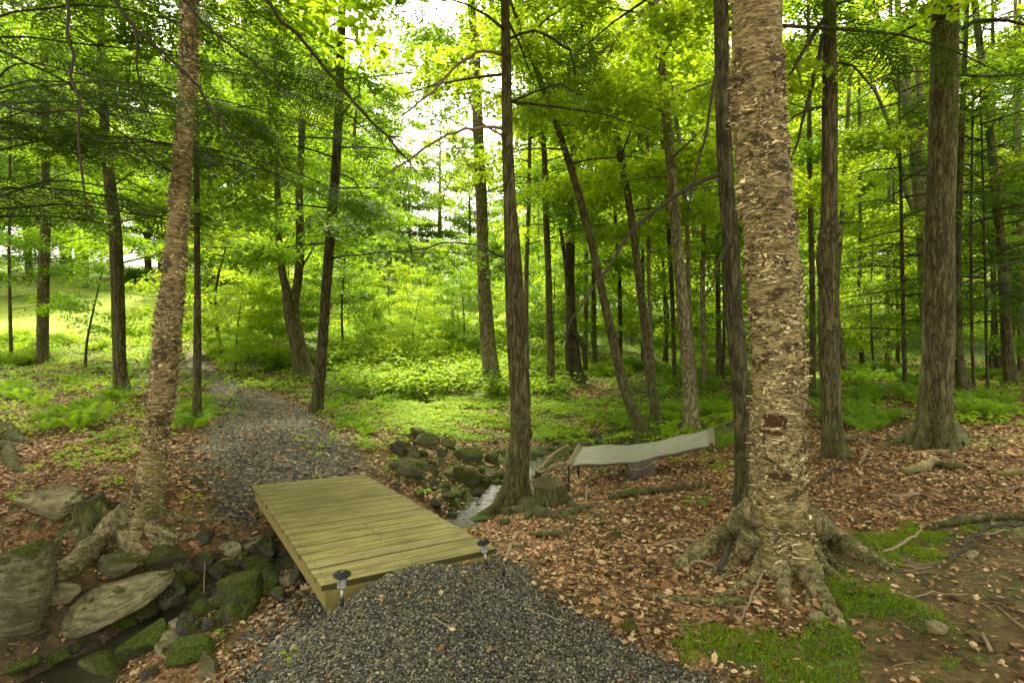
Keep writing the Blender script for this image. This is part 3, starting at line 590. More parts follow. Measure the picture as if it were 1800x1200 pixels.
# --- the big trunks of the right half
t, b, P, R = tree('hemlock_tree', 'thick straight brown hemlock trunk with spreading base, right of the birch',
     [(1642,782,70),(1643,740,62),(1645,680,58),(1650,600,58),(1651,500,57),(1651,400,55),(1655,300,52),(1658,200,51),(1660,100,50),(1661,0,49)], 'bark', 'furrow', top=4, seg=110, step=.03, flare=.55, fh=.22, lobes=6, seed=21, amp=.035,
     crown=cr(n=6, h=(4.2, 8), L=2.6, kind='hem', mat='hem', sp=.16, s=.9, rise=-.05, droop=.35, gap=0, spread=.4))
branch(t, b, [(1690,52,b[1],7),(1715,38,b[1]-.1,7),(1750,34,b[1]-.2,6),(1800,42,b[1]-.3,4),(1840,52,b[1]-.4,2)], 'dead_dark', 6, 35)
branch(t, b, [(1632,125,b[1],3),(1590,128,b[1]-.1,3),(1540,140,b[1]-.2,2),(1500,165,b[1]-.3,1)], 'dead_dark', 6, 36)
branch(t, b, [(1690,325,b[1],4),(1730,318,b[1]-.2,3),(1790,292,b[1]-.3,2),(1830,280,b[1]-.4,1)], 'dead_dark', 10, 37, 'hem', .45, .5)
branch(t, b, [(1690,500,b[1]+.1,3),(1730,480,b[1]-.2,3),(1780,462,b[1]-.4,2),(1830,450,b[1]-.5,1)], 'dead_dark', 12, 38, 'hem', .45, .5)
roots(t, b, [[(1615,768,40),(1590,776,22),(1562,784,12)], [(1655,775,40),(1668,788,22),(1676,796,10)], [(1675,765,40),(1690,775,20),(1700,782,8)]], 'bark', 8)
t, b, P, R = tree('hardwood_tree', 'straight mid-sized trunk with a swollen burl ring halfway up, between birch and thick hemlock',
     [(1468,803,44),(1463,760,38),(1460,680,37),(1457,600,37),(1455,500,34),(1454,452,40),(1457,400,31),(1458,300,29),(1459,150,28),(1458,0,24)], 'bark', 'furrow', top=4, seg=80, step=.03, flare=.5, fh=.16, lobes=5, seed=22, amp=.05,
     knots=((2.72, -1.1, .07, .05), (2.66, 3.6, .07, .05), (2.1, 3.3, .04, .03), (1.75, -1., .03, .02)), crown=cr(n=6, h=(5.2, 8), L=2.6, mat='lime', gap=0))
branch(t, b, [(1448,35,b[1],9),(1425,70,b[1]-.2,8),(1405,105,b[1]-.4,7),(1388,130,b[1]-.6,5)], 'dead_dark', 3, 31)
branch(t, b, [(1447,60,b[1],8),(1432,130,b[1]-.1,7),(1415,200,b[1]-.2,6),(1400,250,b[1]-.3,4),(1390,290,b[1]-.3,3)], 'dead_dark', 8, 32)
branch(t, b, [(1447,188,b[1],6),(1425,192,b[1]-.1,5),(1400,205,b[1]-.2,4),(1380,218,b[1]-.3,3)], 'dead_dark', 3, 33)
branch(t, b, [(1475,110,b[1],5),(1500,120,b[1]-.1,4),(1530,150,b[1]-.2,3),(1560,200,b[1]-.3,1.5)], 'dead_dark', 8, 34)
t, b, P, R = tree('hemlock_tree', 'dark leaning trunk tucked directly behind the big birch, trailing a long bare branch',
     [(1308,885,36),(1305,850,28),(1304,780,25),(1302,700,27),(1295,600,32),(1288,520,31),(1284,420,29),(1275,300,27),(1270,150,26),(1267,0,25)], 'bark_dark', 'furrow', top=3, seg=70, step=.03, flare=.6, fh=.14, lobes=4, seed=23, amp=.05,
     crown=cr(n=8, h=(4.2, 7), L=2.4, kind='hem', mat='hem', sp=.18, s=.8, rise=.1, droop=.3))
YB = b[1]
branch(t, b, [(1278,302,YB,9),(1220,325,YB-.1,8),(1165,360,YB-.25,7),(1110,410,YB-.4,6),(1060,480,YB-.5,5),(1030,525,YB-.6,4),(1005,560,YB-.7,3),(985,612,YB-.8,2)], 'dead_dark', 16, 1, 'hem', .45, .5)
branch(t, b, [(1272,80,YB,6),(1255,150,YB-.2,5),(1238,250,YB-.3,4),(1215,340,YB-.3,3),(1205,385,YB-.3,2)], 'dead_dark', 8, 2, None, tl=.4)
branch(t, b, [(1283,410,YB,5),(1268,450,YB-.1,4),(1240,520,YB-.2,2)], 'dead_dark', 3, 3)
# --- centre trunk by the stump
t, b, P, R = tree('hemlock_tree', 'straight furrowed trunk by the stump and stream, centre of the picture, thin arching branches',
     [(908,885,46),(908,850,42),(912,800,38),(915,740,36),(914,680,35),(910,620,34),(906,550,33),(903,480,31),(900,420,27),(896,350,22),(892,250,19),(890,120,17),(888,0,15)], 'bark', 'furrow', top=3, seg=80, step=.03, flare=.75, fh=.13, lobes=5, seed=24, amp=.05,
     knots=((.85, -.2, .05, .03),), crown=cr(n=7, h=(4.6, 7), L=1.9, kind='hem', mat='hem', sp=.2, s=.75, rise=.1, droop=.25))
roots(t, b, [[(890,860,20),(875,885,16),(868,895,8)], [(925,890,34),(950,905,26),(985,910,14)]], 'bark', 9)
YC = b[1]
branch(t, b, [(888,228,YC,6),(850,224,YC-.1,5.5),(800,232,YC-.3,5),(755,255,YC-.5,4.5),(710,285,YC-.7,4),(670,312,YC-.9,3)], 'dead', 14, 4, 'hem', .4, .5)
branch(t, b, [(884,98,YC,5),(850,90,YC-.1,5),(810,110,YC-.3,5),(760,160,YC-.5,4),(708,205,YC-.7,3)], 'dead', 16, 5, 'hem', .45, .5)
branch(t, b, [(884,452,YC,4),(850,435,YC-.1,3.5),(800,425,YC-.3,3),(750,435,YC-.4,3),(700,445,YC-.6,2)], 'dead_dark', 14, 6, 'hem', .5, .45, 5)
branch(t, b, [(886,240,YC,4),(860,225,YC-.05,4),(835,200,YC-.2,3),(820,150,YC-.3,2)], 'dead', 6, 7)
branch(t, b, [(892,70,YC,5),(940,55,YC-.1,5),(1000,90,YC-.2,4),(1010,130,YC-.4,3)], 'dead_dark', 14, 8, 'hem', .5, .5, 10)
branch(t, b, [(896,180,YC,4),(940,160,YC-.1,4),(985,150,YC-.2,3),(1020,170,YC-.4,2)], 'dead_dark', 12, 9, 'hem', .5, .5, 12)
# --- trees of the middle distance
t, b, P, R = tree('hardwood_tree', 'pale-topped tree with flared base beyond the stream, just left of the central trunk',
     [(868,684,32),(862,640,28),(856,580,26),(852,520,23),(849,450,20),(846,350,20),(840,220,18),(836,100,16),(828,0,13)], 'bark_pale', 'furrow', top=3, seg=28, step=.08, seed=31, crown=cr(n=14, h=(4.6, 11), L=2.6, mat='beech'))
branch(t, b, [(842,330,b[1],4),(825,290,b[1],3),(790,245,b[1],2.5),(770,240,b[1],1.5)], 'dead', 5, 11, tl=.8)
branch(t, b, [(843,300,b[1],4),(815,290,b[1],3),(790,320,b[1],2.5),(775,360,b[1],1.5)], 'dead', 5, 12, tl=.8)
tree('hardwood_tree', 'dark slightly leaning trunk at the right edge of the gravel path', [(556,724,24),(560,690,20),(567,600,19),(574,500,18),(582,400,17),(590,300,16),(596,180,15),(600,60,14),(602,0,13)], 'bark_dark', 'furrow', top=3, seg=40, step=.06, seed=32,
     crown=cr(n=20, h=(2.6, 7.5), L=2.7, kind='near', mat='beech', s=.9, rise=.15, droop=.2))
t, b, P, R = tree('forked_tree', 'two-stemmed forked tree with mossy base, left of the path-side trunk', [(538,668,40),(530,640,32),(522,600,27),(514,560,28),(510,535,26),(502,505,15),(495,470,13),(490,420,12),(488,350,11),(486,250,9)], 'bark', 'furrow', top=3, seg=30, step=.07, seed=33,
     crown=cr(n=20, h=(3., 9), L=2.6, mat='maple'))
mb = MB(); Q, RQ = px_pts([(514,560,18),(518,530,17),(525,480,16),(528,420,16),(526,350,14),(530,250,12),(536,120,10)], b[1]); V, Fq, Ft = tube(Q-b, RQ, 22, .08, None); mb.add(V, Fq); mb.F.setdefault(3, []).append(Ft); mb.M.setdefault(3, []).append(np.zeros(len(Ft)))
obj('stem', mb.mesh('stem', MAT['bark'], smooth=True), t)
branch(t, b, [(530,470,b[1],4),(548,440,b[1],3),(568,405,b[1],3),(580,385,b[1],2)], 'dead_dark', 3, 13)
tree('hardwood_tree', 'slim straight young trunk standing at the left verge of the path', [(346,745,20),(346,710,16),(347,620,15),(347,500,12),(346,400,11),(345,250,10),(342,100,8),(340,0,7)], 'bark', 'furrow', top=2, seg=34, step=.06, seed=34, flare=.5,
     crown=cr(n=14, h=(3., 7), L=1.9, kind='near', mat='maple', s=.8))
tree('hardwood_tree', 'dark trunk left of the leaning birch with leafy shoots at its foot', [(216,690,30),(211,650,25),(208,560,25),(206,480,24),(202,400,24),(194,330,22),(186,250,18),(180,150,16),(176,0,14)], 'bark', 'furrow', top=3, seg=50, step=.06, seed=35,
     crown=cr(n=22, h=(2.5, 8.5), L=2.8, kind='near', mat='maple', s=.9))
tree('hardwood_tree', 'sturdy trunk at the far left with a limb reaching right, meadow behind', [(76,642,24),(75,600,22),(76,520,23),(79,440,19),(81,360,18),(80,250,15),(78,100,13),(76,0,12)], 'bark', 'furrow', top=3, seg=32, step=.08, seed=36,
     crown=cr(n=22, h=(3.2, 11), L=3.2, mat='maple'))
tree('sapling', 'thin pole-like sapling nearest the left edge of the picture', [(20,640,8),(18,560,7),(16,450,6),(17,300,5),(20,150,4)], 'bark', 'smooth', top=1.5, seed=37, crown=cr(n=16, h=(1.2, 7), L=1.5, mat='beech', s=.8, r0=.01))
tree('sapling', 'crooked knee-to-head-high sapling between the two far-left trunks', [(150,648,6),(153,600,5),(163,550,4),(172,510,3)], 'bark_dark', 'smooth', top=.5, seed=38, flare=.1, crown=cr(n=8, h=(.8, 2.2), L=.9, mat='maple', s=.6, r0=.006))
tree('hardwood_tree', 'slender upright trunk right of the central trunk, leaf litter at its foot', [(968,690,15),(968,640,13),(966,560,12),(964,480,11),(960,380,11),(957,280,10),(950,150,8),(946,0,7)], 'bark', 'furrow', top=3, seg=20, step=.1, seed=39, crown=cr(n=16, h=(3.5, 10.5), L=2.2, mat='lime'))
t, b, P, R = tree('forked_tree', 'dark multi-stemmed clump with hollow roots behind the slender upright trunk', [(1012,668,26),(1010,630,20),(1006,580,17),(1002,500,16),(1003,420,16),(1006,350,14),(1010,200,11),(1014,60,9)], 'bark_dark', 'furrow', top=3, seg=20, step=.1, seed=40, flare=.8, crown=cr(n=18, h=(3., 11), L=2.6, mat='beech'))
for L in ([(1002,668,12),(998,620,10),(1000,560,10),(996,480,8),(985,400,6)], [(1030,650,8),(1026,610,9),(1008,580,10),(1004,550,8)]):
    Q, RQ = px_pts(L, b[1]-.2); mb = MB(); addtube(mb, Q-b, RQ, 9, .15); obj('stem', mb.mesh('stem', MAT['bark_dark'], smooth=True), t)
tree('hardwood_tree', 'strongly leaning trunk rising leftwards from the mossy bank behind the hammock', [(1130,762,28),(1118,735,21),(1104,700,18),(1092,660,17),(1078,600,16),(1060,520,15),(1045,450,14),(1030,390,13),(1008,310,12),(985,240,11),(960,170,10),(930,90,8)], 'bark', 'furrow', top=1, seg=30, step=.07, seed=41,
     crown=cr(n=12, h=(4.5, 7), L=2.2, mat='lime'))
tree('hardwood_tree', 'gently curved trunk second behind the hammock, right of the leaning one', [(1154,740,20),(1148,700,16),(1140,640,15),(1132,560,14),(1122,480,14),(1112,400,13),(1098,310,12),(1080,230,12),(1060,150,11),(1035,70,10),(1015,0,9)], 'bark', 'furrow', top=2, seg=28, step=.08, seed=42,
     crown=cr(n=12, h=(4., 8.5), L=2.4, mat='lime'))
t, b, P, R = tree('birch_tree', 'upright pale grey-brown trunk directly behind the right end of the hammock', [(1215,755,30),(1213,700,24),(1207,620,22),(1200,540,20),(1192,440,18),(1184,350,17),(1176,250,17),(1165,150,16),(1152,50,15),(1145,0,14)], 'bark_pale', 'furrow', top=3, seg=36, step=.07, seed=43, nflap=260, fs=2.,
     crown=cr(n=14, h=(3.8, 8.5), L=2.6, mat='lime'))
branch(t, b, [(1158,0,b[1],9),(1120,30,b[1],8),(1080,70,b[1]-.2,7),(1040,105,b[1]-.4,6),(1005,125,b[1]-.6,4)], 'dead', 8, 14, None, tl=.8)
tree('sapling', 'thin stem rising close beside the pale trunk behind the hammock', [(1224,700,10),(1212,560,9),(1208,420,8),(1198,280,8),(1180,150,7),(1165,0,6)], 'bark_pale', 'smooth', top=2, seed=44, crown=cr(n=12, h=(4, 10), L=1.8, mat='maple'))
# pale birch with several stems fanning out, behind the thick hemlock
t, b, P, R = tree('birch_tree', 'pale multi-stemmed birch fanning out behind the thick hemlock, upper right', [(1638,672,36),(1632,560,30),(1624,440,27),(1614,340,25),(1606,250,23),(1590,170,17),(1570,100,13),(1545,40,12),(1520,-20,11)], 'birch_far', 'furrow', top=2, seg=30, step=.12, seed=45, nflap=700,
     crown=cr(n=11, h=(4, 13), L=3.4, mat='lime', gap=0), flapsize=(.03, .09), fs=4.)
for L in ([(1606,250,14),(1596,180,13),(1592,100,13),(1580,30,12),(1575,-60,10)], [(1612,330,13),(1616,200,13),(1612,100,13),(1605,0,12),(1600,-60,9)], [(1600,200,10),(1575,150,9),(1540,130,8),(1510,110,6)], [(1618,400,10),(1590,330,9),(1575,250,8),(1555,200,7),(1500,60,5)]):
    Q, RQ = px_pts(L, b[1]); mb = MB(); addtube(mb, Q-b, RQ, 12, .2); obj('stem', mb.mesh('stem', MAT['birch_far'], smooth=True), t)
tree('hemlock_tree', 'young hemlock with flat tiered dark boughs between the burl trunk and the thick hemlock', [(1592,693,10),(1590,640,9),(1588,560,8),(1586,480,7),(1584,350,6),(1582,250,4)], 'bark_dark', 'smooth', top=2, seed=46, flare=.2,
     crown=cr(n=34, h=(1.15, 6.5), L=2.3, kind='hemfar', mat='hem2', sp=.2, s=.75, rise=.12, droop=.25, gap=0, start=.12, spread=.5))
tree('hemlock_tree', 'hemlock with grey trunk and drooping boughs near the right edge', [(1778,680,26),(1770,600,22),(1765,500,20),(1757,400,18),(1745,280,17),(1730,150,15),(1715,20,13)], 'bark', 'furrow', top=3, seg=24, step=.1, seed=47,
     crown=cr(n=34, h=(1.3, 8), L=3.3, kind='hemfar', mat='hem', sp=.22, s=.8, rise=.2, droop=.4, gap=0, start=.12, spread=.6))
tree('hardwood_tree', 'mossy flared trunk peeking out right behind the thick hemlock base', [(1700,700,22),(1690,660,18),(1686,600,14),(1684,450,12),(1690,250,11),(1696,100,10)], 'bark_dark', 'furrow', top=3, seg=22, step=.1, seed=48, flare=1., fh=.3, crown=cr(n=12, h=(4, 10), L=2.4, gap=0))
tree('sapling', 'dark pole-thin stem just right of the thick hemlock, left of a pair', [(1712,694,7),(1708,560,6),(1707,400,5),(1709,250,4)], 'bark_dark', 'smooth', top=1, seed=49, flare=.2, crown=cr(n=16, h=(1.6, 6), L=1.5, kind='hemfar', mat='hem2', s=.6, gap=0))
tree('sapling', 'dark pole-thin stem right of the thick hemlock, right of a pair', [(1736,688,7),(1733,560,6),(1730,400,5),(1726,250,4)], 'bark_dark', 'smooth', top=1, seed=50, flare=.2, crown=cr(n=16, h=(1.8, 6.5), L=1.7, kind='hemfar', mat='hem', s=.6, gap=0))
tree('hardwood_tree', 'slanting pale trunk base seen between the burl trunk and the young hemlock', [(1488,670,14),(1483,640,12),(1477,600,11),(1470,520,10),(1480,380,9),(1490,200,8)], 'bark_pale', 'furrow', top=3, seed=51, crown=cr(n=14, h=(4, 13), L=3, mat='lime', gap=0))
TH = [(1238,682,10,1242,300,'leftmost of the thin pale trunks between hammock trunk and birch'), (1264,668,10,1262,330,'thin trunk close left of the birch, second of the thin pale ones'), (1186,672,9,1168,300,'bent thin trunk seen between the two trunks behind the hammock'), (1150,690,8,1140,320,'dark thin stem far behind the curved trunk'),
      (1046,640,8,1040,330,'thin dark stem right of the multi-stemmed clump'), (1090,640,8,1080,350,'thin dark stem beyond the leaning trunk'), (926,660,9,930,330,'thin curved stem close right of the central trunk'), (1130,640,7,1128,330,'far thin stem between the leaning and curved trunks'), (1172,640,6,1150,300,'faint far stem behind the curved trunk, right side'),
      (1030,620,8,1034,300,'far dark stem above the hollow-rooted clump'), (1428,700,12,1424,330,'thin trunk showing just right of the birch trunk'), (1516,650,8,1512,420,'far stem in the fern glade, left of the young hemlock'), (1560,640,10,1562,420,'far mossy stem at the back of the fern glade'), (1578,640,8,1572,430,'far slanting stem beside the mossy one in the glade'),
      (1752,650,12,1748,330,'pale birch pole in the far woods right of the pair of dark stems'), (1796,660,16,1790,300,'grey trunk cut by the right edge of the picture')]
for i, (x0, y0, wd, x1, y1, lb) in enumerate(TH):
    xm = (x0+x1)/2+((i*37) % 11-5); tree('slim_tree', lb, [(x0, y0, wd), (xm, (y0+y1)/2, wd*.9), (x1, y1, wd*.8), (x1+(x1-x0)*.6, 100, wd*.6)], ['bark_pale', 'bark', 'bark_dark'][i % 3], 'smooth', top=2.5, seed=60+i, flare=.35, seg=12, step=.25,
         crown=cr(n=13, h=(3.2, 12), L=2.5, mat=['lime', 'lime', 'beech'][i % 3], sp=.34))
# --- hemlock outside the left edge: mossy roots and overhanging boughs reach into view
hb = gp(-60, 800); hb = np.array([hb[0], hb[1], terr(hb[0], hb[1])[0]]); t = empty('hemlock_tree', hb, label='dark hemlock at extreme left edge, mossy roots below, boughs hanging over the top left', cat='tree')
Pl = np.array([hb+np.array([dx, 0, z]) for dx, z in ((0, 0), (.03, 1.2), (.05, 3), (.1, 6.5))]); V, Fq, Ft = trunk(Pl, np.array([.2, .17, .15, .09]), hb, 'furrow', 50, .05, .7, .2, 5, (), 3, .05); mb = MB(); mb.add(V, Fq); obj('trunk', mb.mesh('trunk', MAT['bark_dark'], smooth=True), t)
roots(t, hb, [[(-20,760,50),(10,765,34),(35,775,18),(55,780,8)], [(-20,800,40),(8,790,26),(25,822,18),(50,830,8)]], 'bark', 10)
YL = hb[1]
rng = np.random.default_rng(77); mb = MB()
for i in range(24):
    h = rng.uniform(2.7, 6.3); az = rng.uniform(-1.25, .55); L = rng.uniform(2.6, 5.2); limb(mb, rng, (0.05, 0, h), az, L, .25, 'hem', .11, .013, .5, .85, .38, lambda Q: open_sky(Q) & (Q[:, 2] > 2.95) & (Q[:, 1] > 2.6), hb, .12)
obj('crown', mb.mesh('crown', [MAT['hem'], MAT['dead_dark']], sm_mats=[1]), t)
branch(t, hb, [(105,-60,3.2,6),(122,60,3.1,5),(135,180,3.05,4.5),(142,300,3.0,3.5),(150,375,3.0,2)], 'dead_dark', 8, 21, 'hem', .35, .3)
branch(t, hb, [(190,-30,3.6,6),(240,50,3.7,5.5),(320,125,3.8,5),(390,215,3.9,4),(450,290,4,2)], 'dead_dark', 12, 22, 'hem', .4, .4)
branch(t, hb, [(450,-20,4.2,7),(520,60,4.4,6.5),(590,140,4.6,6),(640,200,4.8,5),(700,262,5,4),(730,300,5,2)], 'dead_dark', 22, 23, 'hem', .5, .5, 14)
branch(t, hb, [(-20,175,4,4),(60,198,4,4),(140,196,4.1,3),(230,192,4.2,1.5)], 'dead_dark', 8, 24, 'hem', .35, .4)
branch(t, hb, [(236,40,3.7,4),(245,120,3.7,3.5),(250,180,3.7,3),(268,220,3.7,2)], 'dead_dark', 6, 25, 'hem', .35, .3)
branch(t, hb, [(-20,80,4.3,5),(120,150,4.4,4),(220,240,4.6,3),(300,300,4.8,2)], 'dead_dark', 14, 26, 'hem', .5, .5, 12)
branch(t, hb, [(300,-20,4.6,5),(380,60,4.7,4),(450,110,4.8,3),(520,190,5,2)], 'dead_dark', 16, 27, 'hem', .5, .5, 14)
# --- background trees: a few shared crowns, every tree its own object
BG = {}
def bg_proto(key, seed, H, R, n, L, kind, mat, bark, h0, s=1., rise=.3, droop=.15, sp=.3, cone=.8):
    rng = np.random.default_rng(seed); mb = MB(); P = np.array([(0, 0, -.3), (rng.normal(0, .1), rng.normal(0, .1), H*.4), (rng.normal(0, .25), rng.normal(0, .25), H)])
    tb = MB(); addtube(tb, P, [R*1.25, R, R*.25], 9, .5)
    for i in range(n):
        u = (i+rng.random())/n; h = h0+(H-h0)*u; p0 = np.array([np.interp(h, P[:, 2], P[:, j]) for j in range(3)]); limb(mb, rng, p0, i*2.4+rng.normal(0, .3), L*(1-cone*u)*rng.uniform(.75, 1.15), rise, kind, sp, R*.3, .7*s, s, droop, None, None, .15)
    BG[key] = (tb.mesh('trunk', MAT[bark], smooth=True), mb.mesh('crown', [MAT[mat], MAT[bark]], sm_mats=[1]))
bg_proto('mapleA', 1, 12, .14, 34, 3.6, 'far', 'maple', 'bark', 2.2, .85, .3, .15, .30, .5); bg_proto('mapleB', 2, 14, .16, 36, 3.8, 'far', 'lime', 'bark_pale', 3., .85, .4, .1, .30, .5)
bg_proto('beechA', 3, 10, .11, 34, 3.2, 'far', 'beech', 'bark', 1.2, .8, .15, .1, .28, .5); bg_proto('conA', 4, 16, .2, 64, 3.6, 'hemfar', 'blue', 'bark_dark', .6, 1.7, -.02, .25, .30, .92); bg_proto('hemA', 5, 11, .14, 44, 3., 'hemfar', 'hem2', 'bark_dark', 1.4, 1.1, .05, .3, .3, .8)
bg_proto('under', 6, 4.2, .035, 22, 1.9, 'mid', 'lime', 'bark', .7, .8, .3, .1, .26, .5); bg_proto('under2', 7, 5, .04, 24, 2.1, 'mid', 'maple', 'bark', .9, .85, .2, .1, .26, .5)
BGN = {'mapleA': ('maple_tree', 'leafy green maple'), 'mapleB': ('maple_tree', 'bright yellow-green maple'), 'beechA': ('beech_tree', 'low-branched dense beech'), 'conA': ('conifer_tree', 'bluish-green conifer'), 'hemA': ('hemlock_tree', 'dark tiered hemlock'), 'under': ('understory_maple', 'short lime-green understory maple'), 'under2': ('understory_maple', 'small layered understory maple')}
def side(x, y):
    px = proj(np.array([x, y, 1.]))[0, 0]
    for lim, s in ((-50, 'beyond the left edge'), (110, 'at the far left'), (300, 'left of the leaning birch'), (440, 'above the path'), (640, 'behind the forked tree'), (820, 'at the clearing'), (960, 'behind the central trunk'), (1130, 'behind the leaning trunks'), (1270, 'behind the hammock'), (1440, 'behind the big birch'), (1600, 'behind the burl trunk'), (1720, 'behind the thick hemlock'), (1850, 'at the right edge')):
        if px < lim: return s
    return 'beyond the right edge'
rng = np.random.default_rng(101); n_bg = 0; used = {}
def place_bg(key, x, y, s=1.):
    global n_bg
    z = terr(x, y)[0]; nm, ds = BGN[key]; zone = 'on the meadow edge' if (y > 38 and x < 8) else ('in the far woods' if y > 26 else 'in the middle distance')
    root = empty(nm, (x, y, z), rng.uniform(0, 6.28)); s = s*rng.uniform(.85, 1.15); root.scale = (s, s, s)
    lb = f'{ds} {zone} {side(x, y)}'; used[lb] = used.get(lb, 0)+1
    tag(root, lb, 'tree', f'{ds}s {zone} {side(x, y)}')
    for k, me in zip(('trunk', 'crown'), BG[key]): obj(k, me, root)
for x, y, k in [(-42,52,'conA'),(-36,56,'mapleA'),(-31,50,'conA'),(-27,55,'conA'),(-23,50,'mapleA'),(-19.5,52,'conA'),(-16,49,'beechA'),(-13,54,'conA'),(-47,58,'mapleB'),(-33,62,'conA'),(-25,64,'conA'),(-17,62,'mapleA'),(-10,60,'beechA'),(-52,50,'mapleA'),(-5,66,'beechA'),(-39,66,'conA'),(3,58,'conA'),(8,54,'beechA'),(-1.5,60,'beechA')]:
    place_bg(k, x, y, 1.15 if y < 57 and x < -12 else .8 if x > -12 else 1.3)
for x, y, k in [(-17,31,'mapleA'),(-25,29,'beechA'),(-12.5,32,'mapleB'),(-29,26,'mapleA'),(-9,31,'mapleA'),(-6.5,24,'under2'),(-34,30,'mapleA'),(-8.,15.2,'under'),(-10.5,22,'under2'),(-28,36,'mapleB'),(-5,29,'under'),
    (3,34,'mapleB'),(6.5,31,'mapleB'),(10,30,'mapleB'),(13.5,32,'mapleA'),(17,30,'mapleB'),(21,33,'mapleB'),(25,31,'mapleB'),(30,30,'mapleA'),(5.2,19,'under'),(3.4,23,'under2'),(2.2,19.5,'under'),(9.5,18.5,'under'),(6,15.5,'under2'),(4.5,38,'mapleA'),(11,16.5,'under'),(19,38,'mapleB'),(15,37,'mapleB'),
    (14.5,16,'hemA'),(18.5,16.5,'hemA'),(20,21,'under'),(23,26,'under'),(17,13.6,'under2'),(27,38,'mapleA'),(9,37,'mapleA'),(23,40,'mapleB'),(32,42,'mapleA'),(12.8,14.6,'under2'),(10.8,20,'under2'),(38,36,'mapleB'),(16,20,'under'),(18,25,'under'),(14,23,'under'),(12,27,'under'),(7.6,22.5,'under'),(5.8,26.5,'under'),(9.4,25,'under'),(20.5,27.5,'under'),(1.2,24.5,'under2'),(25,22,'under2')]: place_bg(k, x, y, 1. if y < 27 else 1.1)
for x, y, k, q in [(-44,50,'mapleA',1.7),(-37,47,'mapleB',1.7),(-30.5,46,'mapleA',1.7),(-24.5,48,'mapleA',1.8),(-19,46,'mapleB',1.7),(-14.5,47,'mapleA',1.5),(-49,60,'mapleB',1.9),(-28,56,'mapleB',2.),(-21,58,'mapleA',2.),(2,50,'mapleA',1.6),(6,52,'mapleB',1.7),(-34,40,'mapleA',1.5),(-18,37,'mapleB',1.35),(10.5,44,'mapleA',1.7),(18,46,'mapleB',1.8),(26,46,'mapleB',1.8),(34,46,'mapleA',1.8)]: place_bg(k, x, y, q)
for x, y, k, q in [(-3,16.6,'under',.6),(-1.6,18,'under2',.6),(0,19.2,'under',.62),(-5.2,16.8,'under2',.7),(-4.3,19.5,'under',.6),(1.4,18.2,'under2',.6),(-7.2,14.2,'under',.62),(-6.4,15.8,'under2',.6),(-2.2,20.5,'under2',.7),(-7.6,17.6,'under',.7)]: place_bg(k, x, y, q)
for x, y, k in [(-15,58,'mapleA'),(-11,57,'beechA'),(-8,61,'mapleB'),(-4.5,58,'mapleA'),(-1,63,'beechA'),(2,60,'mapleA'),(5.5,64,'mapleB'),(-6,52,'under2'),(-3,50,'under'),(-9.5,50,'under'),(-12,46,'under2'),(0,53,'under2'),(4,50,'under'),(6,54,'mapleA'),(-7,44,'under'),(10,46,'mapleA'),(14,50,'beechA'),(19,48,'mapleA'),(24,50,'mapleB'),(30,50,'beechA'),(36,52,'mapleA'),(43,50,'mapleA'),(50,55,'beechA'),(47,42,'mapleB'),(-58,60,'mapleA'),(-64,54,'mapleB'),(13,60,'mapleA'),(26,62,'mapleA'),(38,64,'mapleA'),(-1,48,'under2'),(1.5,44,'under')]: place_bg(k, x, y, 1.25)
# crowns added over the near trees, mostly out of view, to shade the foreground
def add_shade_crown(px, py, Yk, key, h, s, rz):
    best = min((o for o in bpy.data.objects if o.type == 'EMPTY' and o.get('category') == 'tree' and o.parent is None), key=lambda o: (o.location.x-gp(px, py)[0])**2+(o.location.y-(Yk or gp(px, py)[1]))**2)
    o = obj('added_shade_crown', BG[key][1], best, (0, 0, h)); o.scale = (s, s, s*.8); o.rotation_euler = (0, 0, rz)
for a_ in ((1378, 1010, 3.72, 'mapleA', 3.2, 1.25, 0), (255, 905, None, 'mapleB', 3.2, 1.15, 1), (908, 885, None, 'mapleA', 6.5, 1., 4), (-60, 800, None, 'hemA', 4.5, 1.3, 6)): add_shade_crown(*a_)
# ------------------------------------------------------------------ shrubs, ferns, plants
SH = {}
for k, (mat, n, hh) in {'a': ('herb', 26, 1.0), 'b': ('lime', 24, .8), 'c': ('maple', 28, 1.2), 'd': ('pink', 22, 1.)}.items():
    r_ = np.random.default_rng(ord(k)); mb = MB()
    for i in range(n): limb(mb, r_, (0, 0, .05), i*2.4, r_.uniform(.4, .85), r_.uniform(.4, 2.2), 'mid', .12, .006, .15, .42, .3, None, None, .2)
    SH[k] = mb.mesh('shrub', [MAT[mat], MAT['dead']], sm_mats=[1])
rng = np.random.default_rng(7)
def shrub(px, py, k, s, lb, g=None): p = gp(px, py); o = obj('shrub', SH[k], None, p, label=lb, cat='shrub', group=g); o.scale = (s, s, s); o.rotation_euler = (0, 0, rng.uniform(0, 6.28)); return o
for i in range(46):
    px, py = rng.uniform(590, 880), rng.uniform(575, 672); shrub(px, py, 'ab'[i % 2], rng.uniform(.45, .9), 'bright yellow-green shrub massed on the sunny bank left of the pale-topped tree', 'shrubs massed on the sunny bank')
for i in range(18): shrub(rng.uniform(385, 520), rng.uniform(565, 655), 'cab'[i % 3], rng.uniform(.5, 1.), 'leafy shrub on the slope between the path and the forked tree', 'shrubs between path and forked tree')
for i in range(16): shrub(rng.uniform(930, 1290), rng.uniform(600, 665), 'abc'[i % 3], rng.uniform(.5, .9), 'low shrub among the thin trunks behind the hammock', 'shrubs among the thin trunks')
for i in range(16): shrub(rng.uniform(0, 300), rng.uniform(585, 635), 'acb'[i % 3], rng.uniform(.4, .9), 'low shrub along the meadow edge at left', 'shrubs along the meadow edge')
